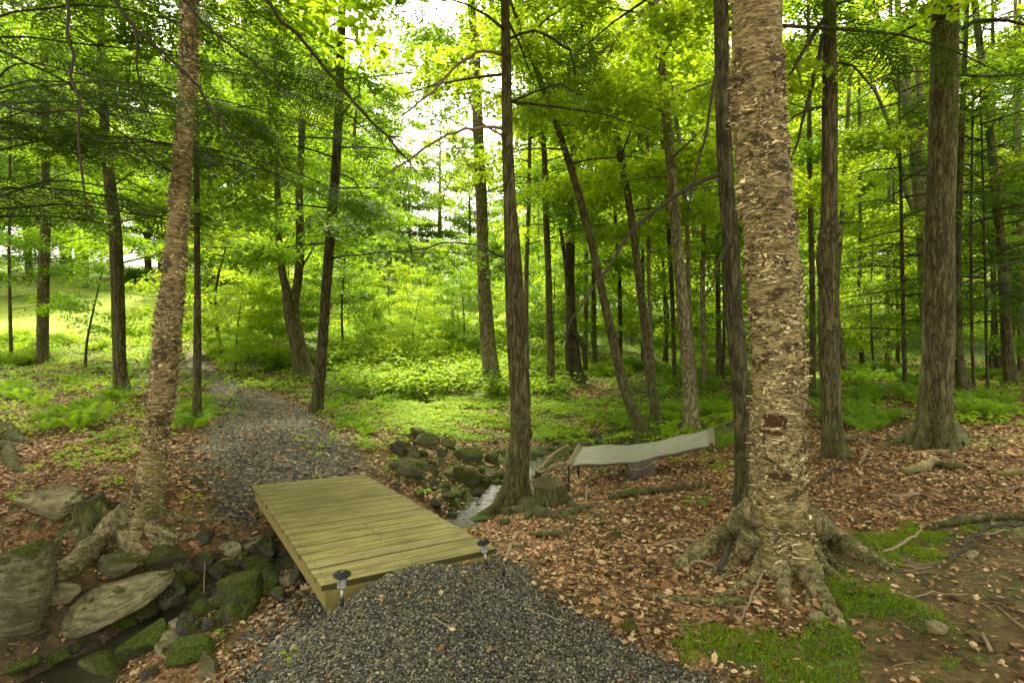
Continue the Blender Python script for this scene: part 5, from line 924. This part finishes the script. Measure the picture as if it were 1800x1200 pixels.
RK = [('boulder', 12, 1052, 128, 150, 'rock_olive', 'big rounded boulder cut off by the left edge of the picture', .1, .9), ('boulder', 150, 1060, 262, 96, 'rock_tan', 'largest pale slanting boulder in the left foreground, dark hollow under its right end', -.38, .5),
 ('boulder', 72, 886, 112, 58, 'rock_tan', 'smooth tan boulder lying in the leaves at far left', -.05, .6), ('rock', 195, 996, 104, 52, 'rock_olive', 'long grey rock just behind the largest pale boulder', -.2, .6), ('rock', 280, 980, 80, 46, 'rock_moss', 'mossy wedge rock at the tips of the exposed birch roots', -.35, .7),
 ('rock', 98, 1050, 74, 42, 'rock_tan', 'pale grooved rock between the edge boulder and the largest pale one', .05, .6), ('rock', 298, 1046, 52, 66, 'rock_olive', 'upright grey-green rock standing right of the largest pale boulder', .2, .7), ('rock', 248, 1070, 56, 44, 'rock_moss', 'small mossy rock leaning on the upright grey-green one', 0, .8),
 ('rock', 322, 1018, 44, 42, 'rock_moss', 'mossy rock peeping over the upright grey-green one', .5, .7), ('rock', 248, 1122, 118, 74, 'rock_green', 'thick green mossy slab tilting up to the right, bottom left', -.55, .6), ('rock', 328, 1146, 104, 54, 'rock_green', 'flat-topped mossy rock right of the tilting green slab', -.12, .7),
 ('boulder', 168, 1190, 126, 44, 'rock_olive', 'broad tan-olive boulder at the bottom edge of the picture, left', 0, .8), ('rock', 28, 1172, 96, 26, 'rock_green', 'bright green mossy slab in the bottom left corner', -.2, .5), ('rock', 95, 1155, 56, 30, 'rock_green', 'small bright green rock right of the corner slab', -.5, .5),
 ('rock', 418, 1046, 84, 50, 'rock_moss', 'blocky mossy rock in the creek bed left of the bridge', -.1, .9), ('rock', 412, 1084, 52, 34, 'rock_moss', 'square mossy rock below the blocky one', .1, .8), ('rock', 352, 985, 56, 44, 'rock_dark', 'dark angular rock above the blocky mossy rock', -.5, .6),
 ('rock', 402, 964, 46, 28, 'rock_tan', 'rusty brown flat stone near the bridge left side', -.1, .7), ('rock', 366, 1172, 38, 46, 'rock_olive', 'greenish oval stone at the edge of the gravel, bottom', .2, .5), ('rock', 326, 1102, 46, 36, 'rock_dark', 'brown wet stone between the two big mossy slabs', 0, .8),
 ('rock', 362, 1103, 30, 30, 'rock_dark', 'dark cube-like wet stone left of the square mossy rock', 0, .8), ('rock', 312, 996, 40, 30, 'rock_olive', 'small olive rock under the mossy wedge rock', .2, .7), ('rock', 258, 1187, 40, 22, 'rock_dark', 'dark little stone beside the broad boulder at the bottom edge', 0, .7),
 ('rock', 128, 1140, 40, 18, 'rock_dark', 'flat dark stone in the mud below the pale boulder', -.3, .6), ('rock', 215, 1095, 44, 22, 'rock_green', 'low green stone left of the tilting green slab', -.1, .6), ('rock', 60, 1115, 50, 18, 'rock_dark', 'dark stone in the mud below the edge boulder', 0, .7),
 ('rock', 470, 972, 42, 24, 'rock_dark', 'dark stone against the bridge side, upper', .1, .8), ('rock', 455, 1005, 46, 26, 'rock_dark', 'dark stone against the bridge side, middle', -.1, .8), ('rock', 380, 1008, 50, 24, 'rock_dark', 'dark flat stone amid dead leaves in the creek bed', .1, .8),
 ('rock', 440, 960, 26, 20, 'rock_dark', 'little dark stone right of the rusty brown one', 0, .8), ('rock', 520, 1015, 36, 24, 'rock_dark', 'dark stone half under the bridge', 0, .8), ('rock', 490, 1050, 40, 24, 'rock_dark', 'dark stone by the near left post', 0, .8), ('rock', 350, 1060, 34, 24, 'rock_dark', 'dark stone right of the upright grey-green rock', 0, .8),
 ('rock', 355, 945, 34, 20, 'rock_dark', 'small dark stone below the path edge at left', 0, .8), ('rock', 60, 925, 30, 12, 'rock_olive', 'small flat stone in front of the smooth tan boulder', 0, .8), ('rock', 75, 1000, 40, 22, 'rock_tan', 'half-buried pale stone left of the big root', 0, .7), ('rock', 345, 850, 26, 12, 'rock_dark', 'small dark stone on the left verge by the bridge', 0, .8),
 ('rock', 714, 822, 76, 34, 'rock_olive', 'flat olive rock just beyond the far end of the bridge', .05, .7), ('rock', 745, 776, 56, 20, 'rock_olive', 'long light rock on the far bank, beyond the flat olive one', 0, .6), ('rock', 730, 762, 36, 18, 'rock_moss', 'mossy rock behind the long light rock', .1, .8), ('rock', 700, 790, 32, 22, 'rock_dark', 'dark rock left of the long light rock', 0, .8),
 ('rock', 726, 796, 32, 18, 'rock_olive', 'small olive rock between the dark one and the long light one', 0, .8), ('rock', 787, 781, 28, 15, 'rock_olive', 'small round rock right of the long light rock', 0, .8), ('rock', 818, 801, 62, 24, 'rock_moss', 'long mossy rock upstream of the water', .05, .6), ('rock', 866, 806, 30, 17, 'rock_moss', 'mossy rock touching the long mossy one, nearer the trunk', -.1, .8),
 ('rock', 820, 839, 54, 28, 'rock_moss', 'round mossy rock at the head of the water', 0, .8), ('rock', 852, 848, 20, 12, 'rock_green', 'small green rock right of the round mossy one', 0, .8), ('rock', 875, 838, 32, 13, 'rock_moss', 'flat mossy rock left of the central trunk', 0, .8), ('rock', 876, 852, 26, 14, 'rock_green', 'green rock at the left of the trunk base', 0, .8),
 ('rock', 882, 866, 16, 12, 'rock_green', 'tiny green rock against the trunk base', 0, .8), ('rock', 789, 873, 34, 14, 'rock_moss', 'mossy rock at the left rim of the water', 0, .8), ('rock', 764, 885, 24, 14, 'rock_dark', 'dark wet rock by the bridge edge, upper', 0, .8), ('rock', 796, 908, 22, 16, 'rock_dark', 'dark wet rock by the bridge edge, lower', .1, .8),
 ('rock', 843, 917, 52, 14, 'rock_green', 'flat mossy rock between water and leaf litter', 0, .7), ('rock', 838, 891, 16, 8, 'rock_dark', 'dark pebble standing in the water', 0, .8), ('rock', 866, 900, 26, 10, 'rock_dark', 'flat grey stone in the water', 0, .8), ('rock', 836, 867, 18, 10, 'rock_dark', 'reddish-dark stone at the top of the water', 0, .8), ('rock', 736, 870, 22, 12, 'rock_green', 'mossy pebble at the bridge edge', 0, .8),
 ('rock', 893, 900, 24, 12, 'rock_olive', 'stone at the right rim of the water below the trunk', 0, .8), ('rock', 945, 838, 16, 26, 'rock_moss', 'upright mossy rock right behind the central trunk', 0, .8), ('rock', 888, 918, 22, 10, 'rock_green', 'moss-topped stone in the leaves below the water', 0, .8),
 ('stone', 1652, 1106, 54, 24, 'rock_tan', 'pale yellow flat stone on the bare soil, lower right', -.05, .6), ('stone', 1437, 1084, 30, 20, 'rock_tan', 'tan stone by the tip of the near birch root', 0, .7), ('stone', 1106, 1105, 32, 24, 'rock_moss', 'brown mossy lump at the gravel edge', 0, .8), ('stone', 1710, 976, 30, 12, 'rock_tan', 'pale stone among twigs at right', 0, .7), ('stone', 1086, 943, 20, 14, 'rock_moss', 'mossy lump in the leaf litter centre right', 0, .8),
 ('stone', 1495, 771, 40, 9, 'rock_tan', 'pale flat stones beside the burl trunk base', 0, .7), ('stone', 1715, 1100, 16, 8, 'rock_dark', 'small grey pebble right of the pale yellow stone', 0, .8), ('stone', 1750, 905, 22, 8, 'rock_tan', 'pale chip at the right edge of the litter', 0, .7)]
for nm, px, py, wd, hh, mat, lb, tl, dp in RK: rock(nm, px, py, wd, hh, mat, lb, tl, dp, sub=5 if wd > 40 else 4 if wd > 25 else 3)
rng = np.random.default_rng(55)
for i in range(60):
    t = rng.random(); px = 940+t*330+rng.normal(0, 22); py = 800-t*62+rng.normal(0, 9); rock('mossy_rock', px, py, rng.uniform(14, 30), rng.uniform(8, 14), ['rock_green', 'rock_moss', 'rock_green', 'rock_dark'][i % 4], 'small mossy stone in the rocky stream bed behind the hammock', rng.normal(0, .2), .8, 'mossy stones of the upper stream bed', 900+i, 3, bury=.4)
for i in range(46):
    px = rng.uniform(690, 900); py = rng.uniform(772, 872)-(.0 if px > 760 else 12); rock('mossy_rock', px, py, rng.uniform(9, 24), rng.uniform(6, 12), ['rock_moss', 'rock_dark', 'rock_green', 'rock_olive'][i % 4], 'small stone strewn between bridge end and central trunk', rng.normal(0, .2), .8, 'small stones between bridge end and trunk', 1000+i, 3, bury=.4)
for i in range(30):
    px = rng.uniform(775, 895); py = rng.uniform(868, 915); rock('pebble', px, py, rng.uniform(6, 16), rng.uniform(4, 8), ['rock_dark', 'rock_olive', 'rock_dark'][i % 3], 'wet pebble in the shallow water beside the bridge', rng.normal(0, .2), .8, 'wet pebbles in the water', 1100+i, 2, 'pebble', bury=.4)
for i in range(110):
    t = rng.random(); px = 330+t*170+rng.normal(0, 20); py = 1075-t*115+rng.normal(0, 38); rock('creek_stone', px, py, rng.uniform(10, 30), rng.uniform(7, 17), ['rock_dark', 'rock_olive', 'rock_dark', 'rock_moss'][i % 4], 'small dull stone in the dry creek bed left of the bridge', rng.normal(0, .3), .8, 'small dull stones left of the bridge', 1200+i, 3, bury=.3)
rng = np.random.default_rng(56)
for i in range(34):
    t = rng.random(); px = 270+t*215+rng.normal(0, 22); py = 1110-t*130+rng.normal(0, 32); rock('creek_rock', px, py, rng.uniform(30, 54), rng.uniform(18, 32), ['rock_olive', 'rock_moss', 'rock_tan', 'rock_moss', 'rock_dark'][i % 5], ['grey-olive', 'mossy', 'pale tan', 'mossy', 'dark wet'][i % 5]+' angular rock in the creek bed left of the bridge', rng.normal(0, .35), .8, ['grey-olive', 'mossy', 'pale tan', 'mossy', 'dark wet'][i % 5]+' creek bed rocks', 1500+i, 4, bury=.35)
# ------------------------------------------------------------------ stumps, logs, fallen branches
def stump(px, py, wpx, hpx, lb, mat, seed, tilt=(0, 0), rt=()):
    g = gp(px, py); Y = g[1]; R_ = wpx/2/F*Y; H = hpx/F*Y; root = empty('tree_stump', g, label=lb, cat='stump'); P_ = np.array([g, g+np.array([tilt[0]*H, tilt[1]*H, H*.6]), g+np.array([tilt[0]*H*1.5, tilt[1]*H*1.5, H])])
    V, Fq, Ft = trunk(P_, np.array([R_*1.05, R_*.95, R_]), g, 'furrow', 70, .012, .45, .08, 6, (), seed, .12); n = 70; top = V[:-2][-n:]; V2 = V.copy(); nv = len(V)-2; zt = V2[nv-n:nv, 2]
    V2[nv-n:nv, 2] += .02*np.sin(np.arange(n)/n*12)+.012*np.sin(np.arange(n)*1.7); mb = MB(); mb.add(V2, Fq); obj('trunk', mb.mesh('trunk', MAT[mat], smooth=True), root)
    mb = MB(); mb.add(np.r_[V2[nv-n:nv]*np.array([.99, .99, 1]), [V2[-1]+np.array([0, 0, .004])]], [(i, (i+1) % n, n) for i in range(n)]); obj('cut_face', mb.mesh('cut_face', MAT['endgrain'] if seed != 2 else MAT['dead_dark'], smooth=True), root)
    roots(root, g, rt, mat, seed)
stump(968, 890, 60, 42, 'low mossy stump with weathered flat top beside the central trunk', 'bark', 1, (.0, 0), [[(1000,885,16),(1020,895,11),(1045,905,8),(1060,912,5)], [(990,900,15),(1008,918,10),(1000,930,8),(985,940,6)], [(1000,880,14),(1025,872,9),(1040,878,6)], [(940,905,24),(930,910,16),(925,914,9)], [(1000,905,18),(1040,890,10),(1062,892,8),(1078,906,5)]])
stump(170, 915, 50, 36, 'greyed old stump with deep grooves left of the leaning birch', 'bark', 2, (-.35, 0), [[(140,920,26),(118,935,18),(98,950,12),(75,960,7)], [(145,915,20),(125,905,14),(118,925,10),(105,960,6)]])
def stick(pts, lb, mat='dead', nm='fallen_branch', cat='branch', twigs=0, seed=0, group=None, lift=.01, seg=7, sd=.006, endm=None):
    r = np.random.default_rng(seed); P_, R_ = [], []
    for q in pts: g = gp(q[0], q[1]); rr = q[2]/2/F*g[1]; P_.append(g+np.array([0, 0, rr*.7+lift+(q[3] if len(q) > 3 else 0)])); R_.append(max(rr, .002))
    base = P_[0].copy(); P_ = np.array(P_)-base; R_ = np.array(R_); P2, R2 = spline(P_, R_, .05); P2[1:-1] += r.normal(0, sd, (len(P2)-2, 3))*np.minimum(1, R2[1:-1, None]*0+1); mb = MB()
    dsp = lambda Q, D, RR: RR*(1+.25*fbm((Q[:, None]+D*RR[..., None]).reshape(-1, 3)*14, 3, seed).reshape(RR.shape))
    addtube(mb, P2, R2, seg, None, 0, dsp); n = len(P2)
    for k in range(twigs):
        i = r.integers(1, n-1); d = P2[i+1]-P2[i-1]; d /= np.linalg.norm(d); s = np.array([-d[1], d[0], 0])*r.choice([-1, 1]); L = r.uniform(.06, .22); T = [P2[i], P2[i]+(d*.6+s*.7)*L*.5+np.array([0, 0, .01]), P2[i]+(d*.6+s*.9)*L+np.array([0, 0, r.uniform(0, .03)])]; addtube(mb, T, [R2[i]*.5, R2[i]*.35, .001], 4, None, 0)
    obj(nm, mb.mesh(nm, MAT[mat], smooth=True), None, base, label=lb, cat=cat, group=group)
stick([(1070,880,8),(1110,872,12),(1160,866,11),(1210,860,9),(1245,858,6)], 'long dark mossy root-like branch on the litter in front of the hammock', 'bark_dark', seed=1, seg=14)
stick([(932,942,8),(960,946,11),(985,942,10),(1000,945,6)], 'short mossy log lying in the leaves below the stump', 'bark_dark', 'mossy_log', 'log', seed=2, seg=12)
stick([(1585,834,12),(1612,830,18),(1640,820,20),(1652,822,16)], 'pale birch-bark log piece on the leaves left of a dark rotten end', 'birch', 'birch_log', 'log', seed=3, seg=18); stick([(1655,826,16),(1675,826,14),(1695,824,8)], 'dark rotten piece at the right end of the birch-bark log', 'bark_dark', 'rotten_log', 'log', seed=4, seg=12)
stick([(1745,836,8),(1765,838,12),(1800,834,13),(1830,832,12)], 'pale birch log entering from the right edge', 'birch', 'birch_log', 'log', seed=5, seg=16)
stick([(1630,932,8),(1690,922,14),(1740,914,14),(1800,916,12)], 'thin moss-covered birch log near the right edge', 'bark', 'mossy_log', 'log', seed=6, seg=14)
stick([(1558,872,6),(1585,876,8),(1615,871,6)], 'short bleached stick on the leaf litter right of the birch', seed=7)
ST = [([(1655,1002,3),(1700,965,6,.03),(1740,942,7,.05),(1800,935,8,.04)], 'dead forked branch arching in from the right edge', 3), ([(1552,975,5,.01),(1590,965,5,.03),(1612,955,4,.06),(1619,941,2,.09)], 'pale curved stick standing off the moss right of the birch root', 1), ([(1700,940,5,.02),(1750,945,4,.02),(1795,930,3,.04)], 'thin dead stick lying across the pale stones at right', 1),
 ([(1730,1050,3),(1770,1068,3),(1800,1082,4)], 'straw-thin stick at the right edge, upper of two', 0), ([(1755,1070,3),(1780,1092,3),(1805,1110,4)], 'straw-thin stick at the right edge, lower of two', 0), ([(1725,1118,7),(1735,1135,7),(1742,1149,6)], 'short pale peg-like stick below the pale yellow stone', 0), ([(1660,1140,3),(1690,1158,4),(1725,1178,4)], 'thin brown stick in the moss right of centre bottom', 0),
 ([(1300,1098,2),(1320,1065,4,.02),(1335,1030,4,.04),(1340,1018,3,.05)], 'thin twig leaning upward against the birch roots', 0), ([(1200,991,5),(1235,994,5,.01),(1275,1008,4)], 'grey twig ending at the left birch root', 1), ([(1265,1012,10,.02),(1278,990,12,.05),(1283,980,9,.08)], 'broken stub standing at the left birch root', 0), ([(1405,1085,4),(1430,1095,4),(1445,1104,4)], 'twig under the tan stone by the birch root tip', 0),
 ([(1515,945,3),(1540,958,3),(1560,985,3),(1615,1003,3)], 'fine twig trailing from the birch root to the right', 2), ([(1615,1015,3),(1640,1010,3),(1680,1018,3)], 'curved fine twig on bare soil', 0), ([(1600,1055,3),(1640,1046,3),(1700,1048,3)], 'long straight fine twig on bare soil', 0), ([(1030,885,4,.0),(1031,874,4,.04),(1032,866,3,.07)], 'pale broken peg standing by the stump', 0),
 ([(930,1020,3),(965,1040,4),(1000,1068,3)], 'reddish twig along the gravel edge, centre', 0), ([(760,1088,3),(775,1095,3),(787,1105,3)], 'short pale twig on the gravel', 0), ([(925,1072,3),(960,1085,3),(1000,1095,3)], 'thin brown twig on the gravel near its right edge', 0), ([(600,1047,2),(640,1052,2),(705,1062,2)], 'straw on the gravel near the left light', 0),
 ([(890,985,6),(900,965,7,.01),(920,962,5)], 'dark twig at the far right corner of the bridge', 1), ([(895,948,4),(912,940,4),(925,932,3)], 'pale twig just right of the bridge in the leaves', 0), ([(1080,865,4),(1095,850,3,.03),(1110,842,2,.04)], 'slim stick in front of the hammock left part', 0), ([(950,830,5,.03),(975,810,5,.10),(1000,800,4,.14)], 'dead branch tangle left of the hammock, upper', 4), ([(935,845,4,.03),(965,835,4,.07),(1005,826,3,.10)], 'dead branch tangle left of the hammock, lower', 4),
 ([(690,755,5),(730,758,6),(770,752,5)], 'bleached branch on the far bank above the rocks', 2), ([(650,752,4),(690,748,5),(715,754,4)], 'dark branch on the far bank left of the bleached one', 1), ([(745,695,4),(765,706,4),(785,714,3)], 'pale fallen stick above the far bank', 1), ([(730,872,3),(780,862,3,.02),(800,878,3)], 'thin black twig over the rim of the water', 1),
 ([(357,1078,3,.0),(359,1050,3,.05),(360,1012,2,.12)], 'thin stick standing upright in the creek stones at left', 1), ([(238,1052,3,.12),(255,1049,3,.12),(270,1046,3,.12)], 'pale stick resting on the upright rock', 0), ([(225,1160,4),(260,1143,5,.03),(300,1150,4,.03),(340,1140,3)], 'curved bare branch between the mossy slabs at the bottom left', 2), ([(352,1000,3),(400,985,3),(440,992,2)], 'pale twig crossing dark stones left of the bridge', 1),
 ([(50,1115,5),(60,1090,6,.02),(50,1060,5,.03)], 'dark stick leaning by the edge boulder', 0), ([(1440,848,4),(1460,832,5),(1480,822,4)], 'stick at the foot of the burl trunk', 1), ([(1510,820,5),(1520,806,4,.03),(1530,795,3,.05)], 'pale stick poking up right of the burl trunk', 1), ([(1600,800,3),(1650,795,4),(1720,800,3)], 'thin stick in front of the thick hemlock', 1), ([(1430,755,4),(1480,752,5),(1560,748,4)], 'fallen pole behind the burl trunk', 1),
 ([(1270,1085,3),(1235,1098,3),(1190,1100,2)], 'dark fine twig above the green moss', 0), ([(1150,960,4),(1200,952,6),(1250,960,5)], 'dark root-like stick left of the birch', 1), ([(1060,1015,4),(1120,1000,4),(1140,985,3)], 'thin curved twig in the litter left of the birch', 1)]
for i, (p, lb, tw) in enumerate(ST): stick(p, lb, 'dead' if i % 3 else 'dead_dark', twigs=tw, seed=20+i, nm='twig', cat='twig')
rng = np.random.default_rng(66)
for i in range(90):
    px, py = rng.uniform(900, 1790), rng.uniform(800, 1185)
    if i > 60: px, py = rng.uniform(10, 480), rng.uniform(790, 1150)
    if 1290 < px < 1450 and py < 1050: px += 200
    a = rng.uniform(-.6, .6); L = rng.uniform(18, 60); w_ = rng.uniform(1.5, 3); stick([(px, py, w_), (px+L*.5, py+L*.3*a, w_), (px+L, py+L*a*.8+rng.uniform(-5, 5), w_*.6)], 'fine fallen twig among the '+('creek stones and leaves on the left' if i > 60 else 'leaf litter on the right half of the forest floor'), 'dead' if i % 2 else 'dead_dark', 'twig', 'twig', int(rng.integers(3)), 300+i, 'fine twigs on the '+('left' if i > 60 else 'right'), .006, 5)
# broad pale-green leafy plant in front of the hammock, seedlings on the gravel
def plant(px, py, n, ls, hh, lb, mat='fern', seed=0, droop=.3):
    g = gp(px, py); r = np.random.default_rng(seed); mb = MB(); root = empty('seedling', g, label=lb, cat='plant')
    for k in range(n):
        a = k*2.4+r.normal(0, .3); h = hh*r.uniform(.6, 1.1); tip = np.array([math.cos(a)*ls*.5, math.sin(a)*ls*.5, h]); addtube(mb, [(0, 0, -.01), tip*np.array([.4, .4, .7]), tip], [.0025, .002, .0012], 4, None, 1)
        V, Fa = stamp(LEAFO*np.array([1, 1.1, 1.6]), LFOt, np.array([tip+np.array([math.cos(a), math.sin(a), -droop*.5])*ls*.4]), rot_dir(np.array([a]), np.array([-droop+r.normal(0, .2)]), np.array([r.normal(0, .3)])), np.array([ls*r.uniform(.8, 1.2)])); mb.add(V, Fa, 0)
    obj('foliage', mb.mesh('foliage', [MAT[mat], MAT['dead']]), root)
plant(1226, 888, 5, .11, .07, 'broad glossy green leaves standing alone in front of the hammock', 'fern', 1); plant(508, 1158, 4, .05, .035, 'tiny bright seedling growing on the gravel near the bottom', 'herb', 2); plant(395, 1118, 5, .05, .04, 'bluish-green seedling among the creek stones', 'fern', 3); plant(1110, 870, 6, .06, .04, 'grassy tuft in front of the hammock pouch', 'fern', 4)
for i, (px, py) in enumerate(((130, 795), (180, 810), (60, 830), (230, 800), (200, 850), (20, 880), (300, 770), (340, 885), (1190, 800), (600, 760), (640, 780), (745, 870))): plant(px, py, 7, .07, .07, f'low leafy seedling {["in front of the far-left trunks","in the litter left of the leaning birch","near the mossy roots at left","close left of the leaning birch","in leaves above the grey stump","beside the smooth tan boulder","right of the leaning birch, by the verge","beside the thin birch roots","in the litter under the hammock","on the right verge of the path, upper","on the right verge of the path, lower","at the bridge edge near the water"][i]}', 'herb', 10+i)
def debris():
    r = np.random.default_rng(31); A, B, Cc, D = onz(568.5, 1029, 0), onz(870, 964, 0), onz(637.5, 833, 0), onz(446, 853, 0); n = 420; u = r.random(n)[:, None]; v = r.random(n)[:, None]
    P = (A*(1-u)+B*u)*(1-v)+(D*(1-u)+Cc*u)*v; P[:, 2] = .003; V, Fa = stamp(LEAF4, LF4, P, rots(r, n, .15), r.uniform(.003, .013, n)*np.where(r.random(n) < .06, 1.8, 1)); obj('debris', mesh('debris', V, Fa, MAT['litter']), label='specks of leaf crumbs and bark scattered over the bridge boards', cat='debris', kind='stuff')
debris()
# fallen leaves and specks on the deck
r = np.random.default_rng(6)
for px, py, s, lb in ((790, 948, .035, 'pale yellow fallen leaf on the bridge boards, left of two'), (824, 948, .035, 'pale curled fallen leaf on the bridge near the right corner'), (718, 993, .03, 'pale green leaf at the near edge of the bridge'), (465, 851, .035, 'brown fallen leaf at the far left corner of the bridge')):
    g = onz(px, py, .006); V, Fa = stamp(LEAFM, LFM, np.array([(0, 0, 0.004)]), rots(r, 1, .3), np.array([s])); obj('fallen_leaf', mesh('fallen_leaf', V, Fa, MAT['lime'] if px != 465 else MAT['litter']), None, g, label=lb, cat='leaf')

# members of a row told apart by their place from the left
def ordn(k): return f"{k}{'th' if 10 <= k % 100 <= 20 else {1: 'st', 2: 'nd', 3: 'rd'}.get(k % 10, 'th')}"
_g = {}
for o in bpy.data.objects:
    if o.parent is None and o.get('group') and o.get('label'): _g.setdefault((o['group'], o['label']), []).append(o)
for (g_, l_), L_ in _g.items():
    if len(L_) < 2 or g_.startswith(('small stones', 'mossy stones', 'wet pebbles', 'small dull stones', 'fine twigs')): continue
    L_.sort(key=lambda o: proj(np.array(o.location))[0, 0])
    for i, o in enumerate(L_): o['label'] = l_+(', leftmost' if i == 0 else ', rightmost' if i == len(L_)-1 else f', {ordn(i+1)} from left')
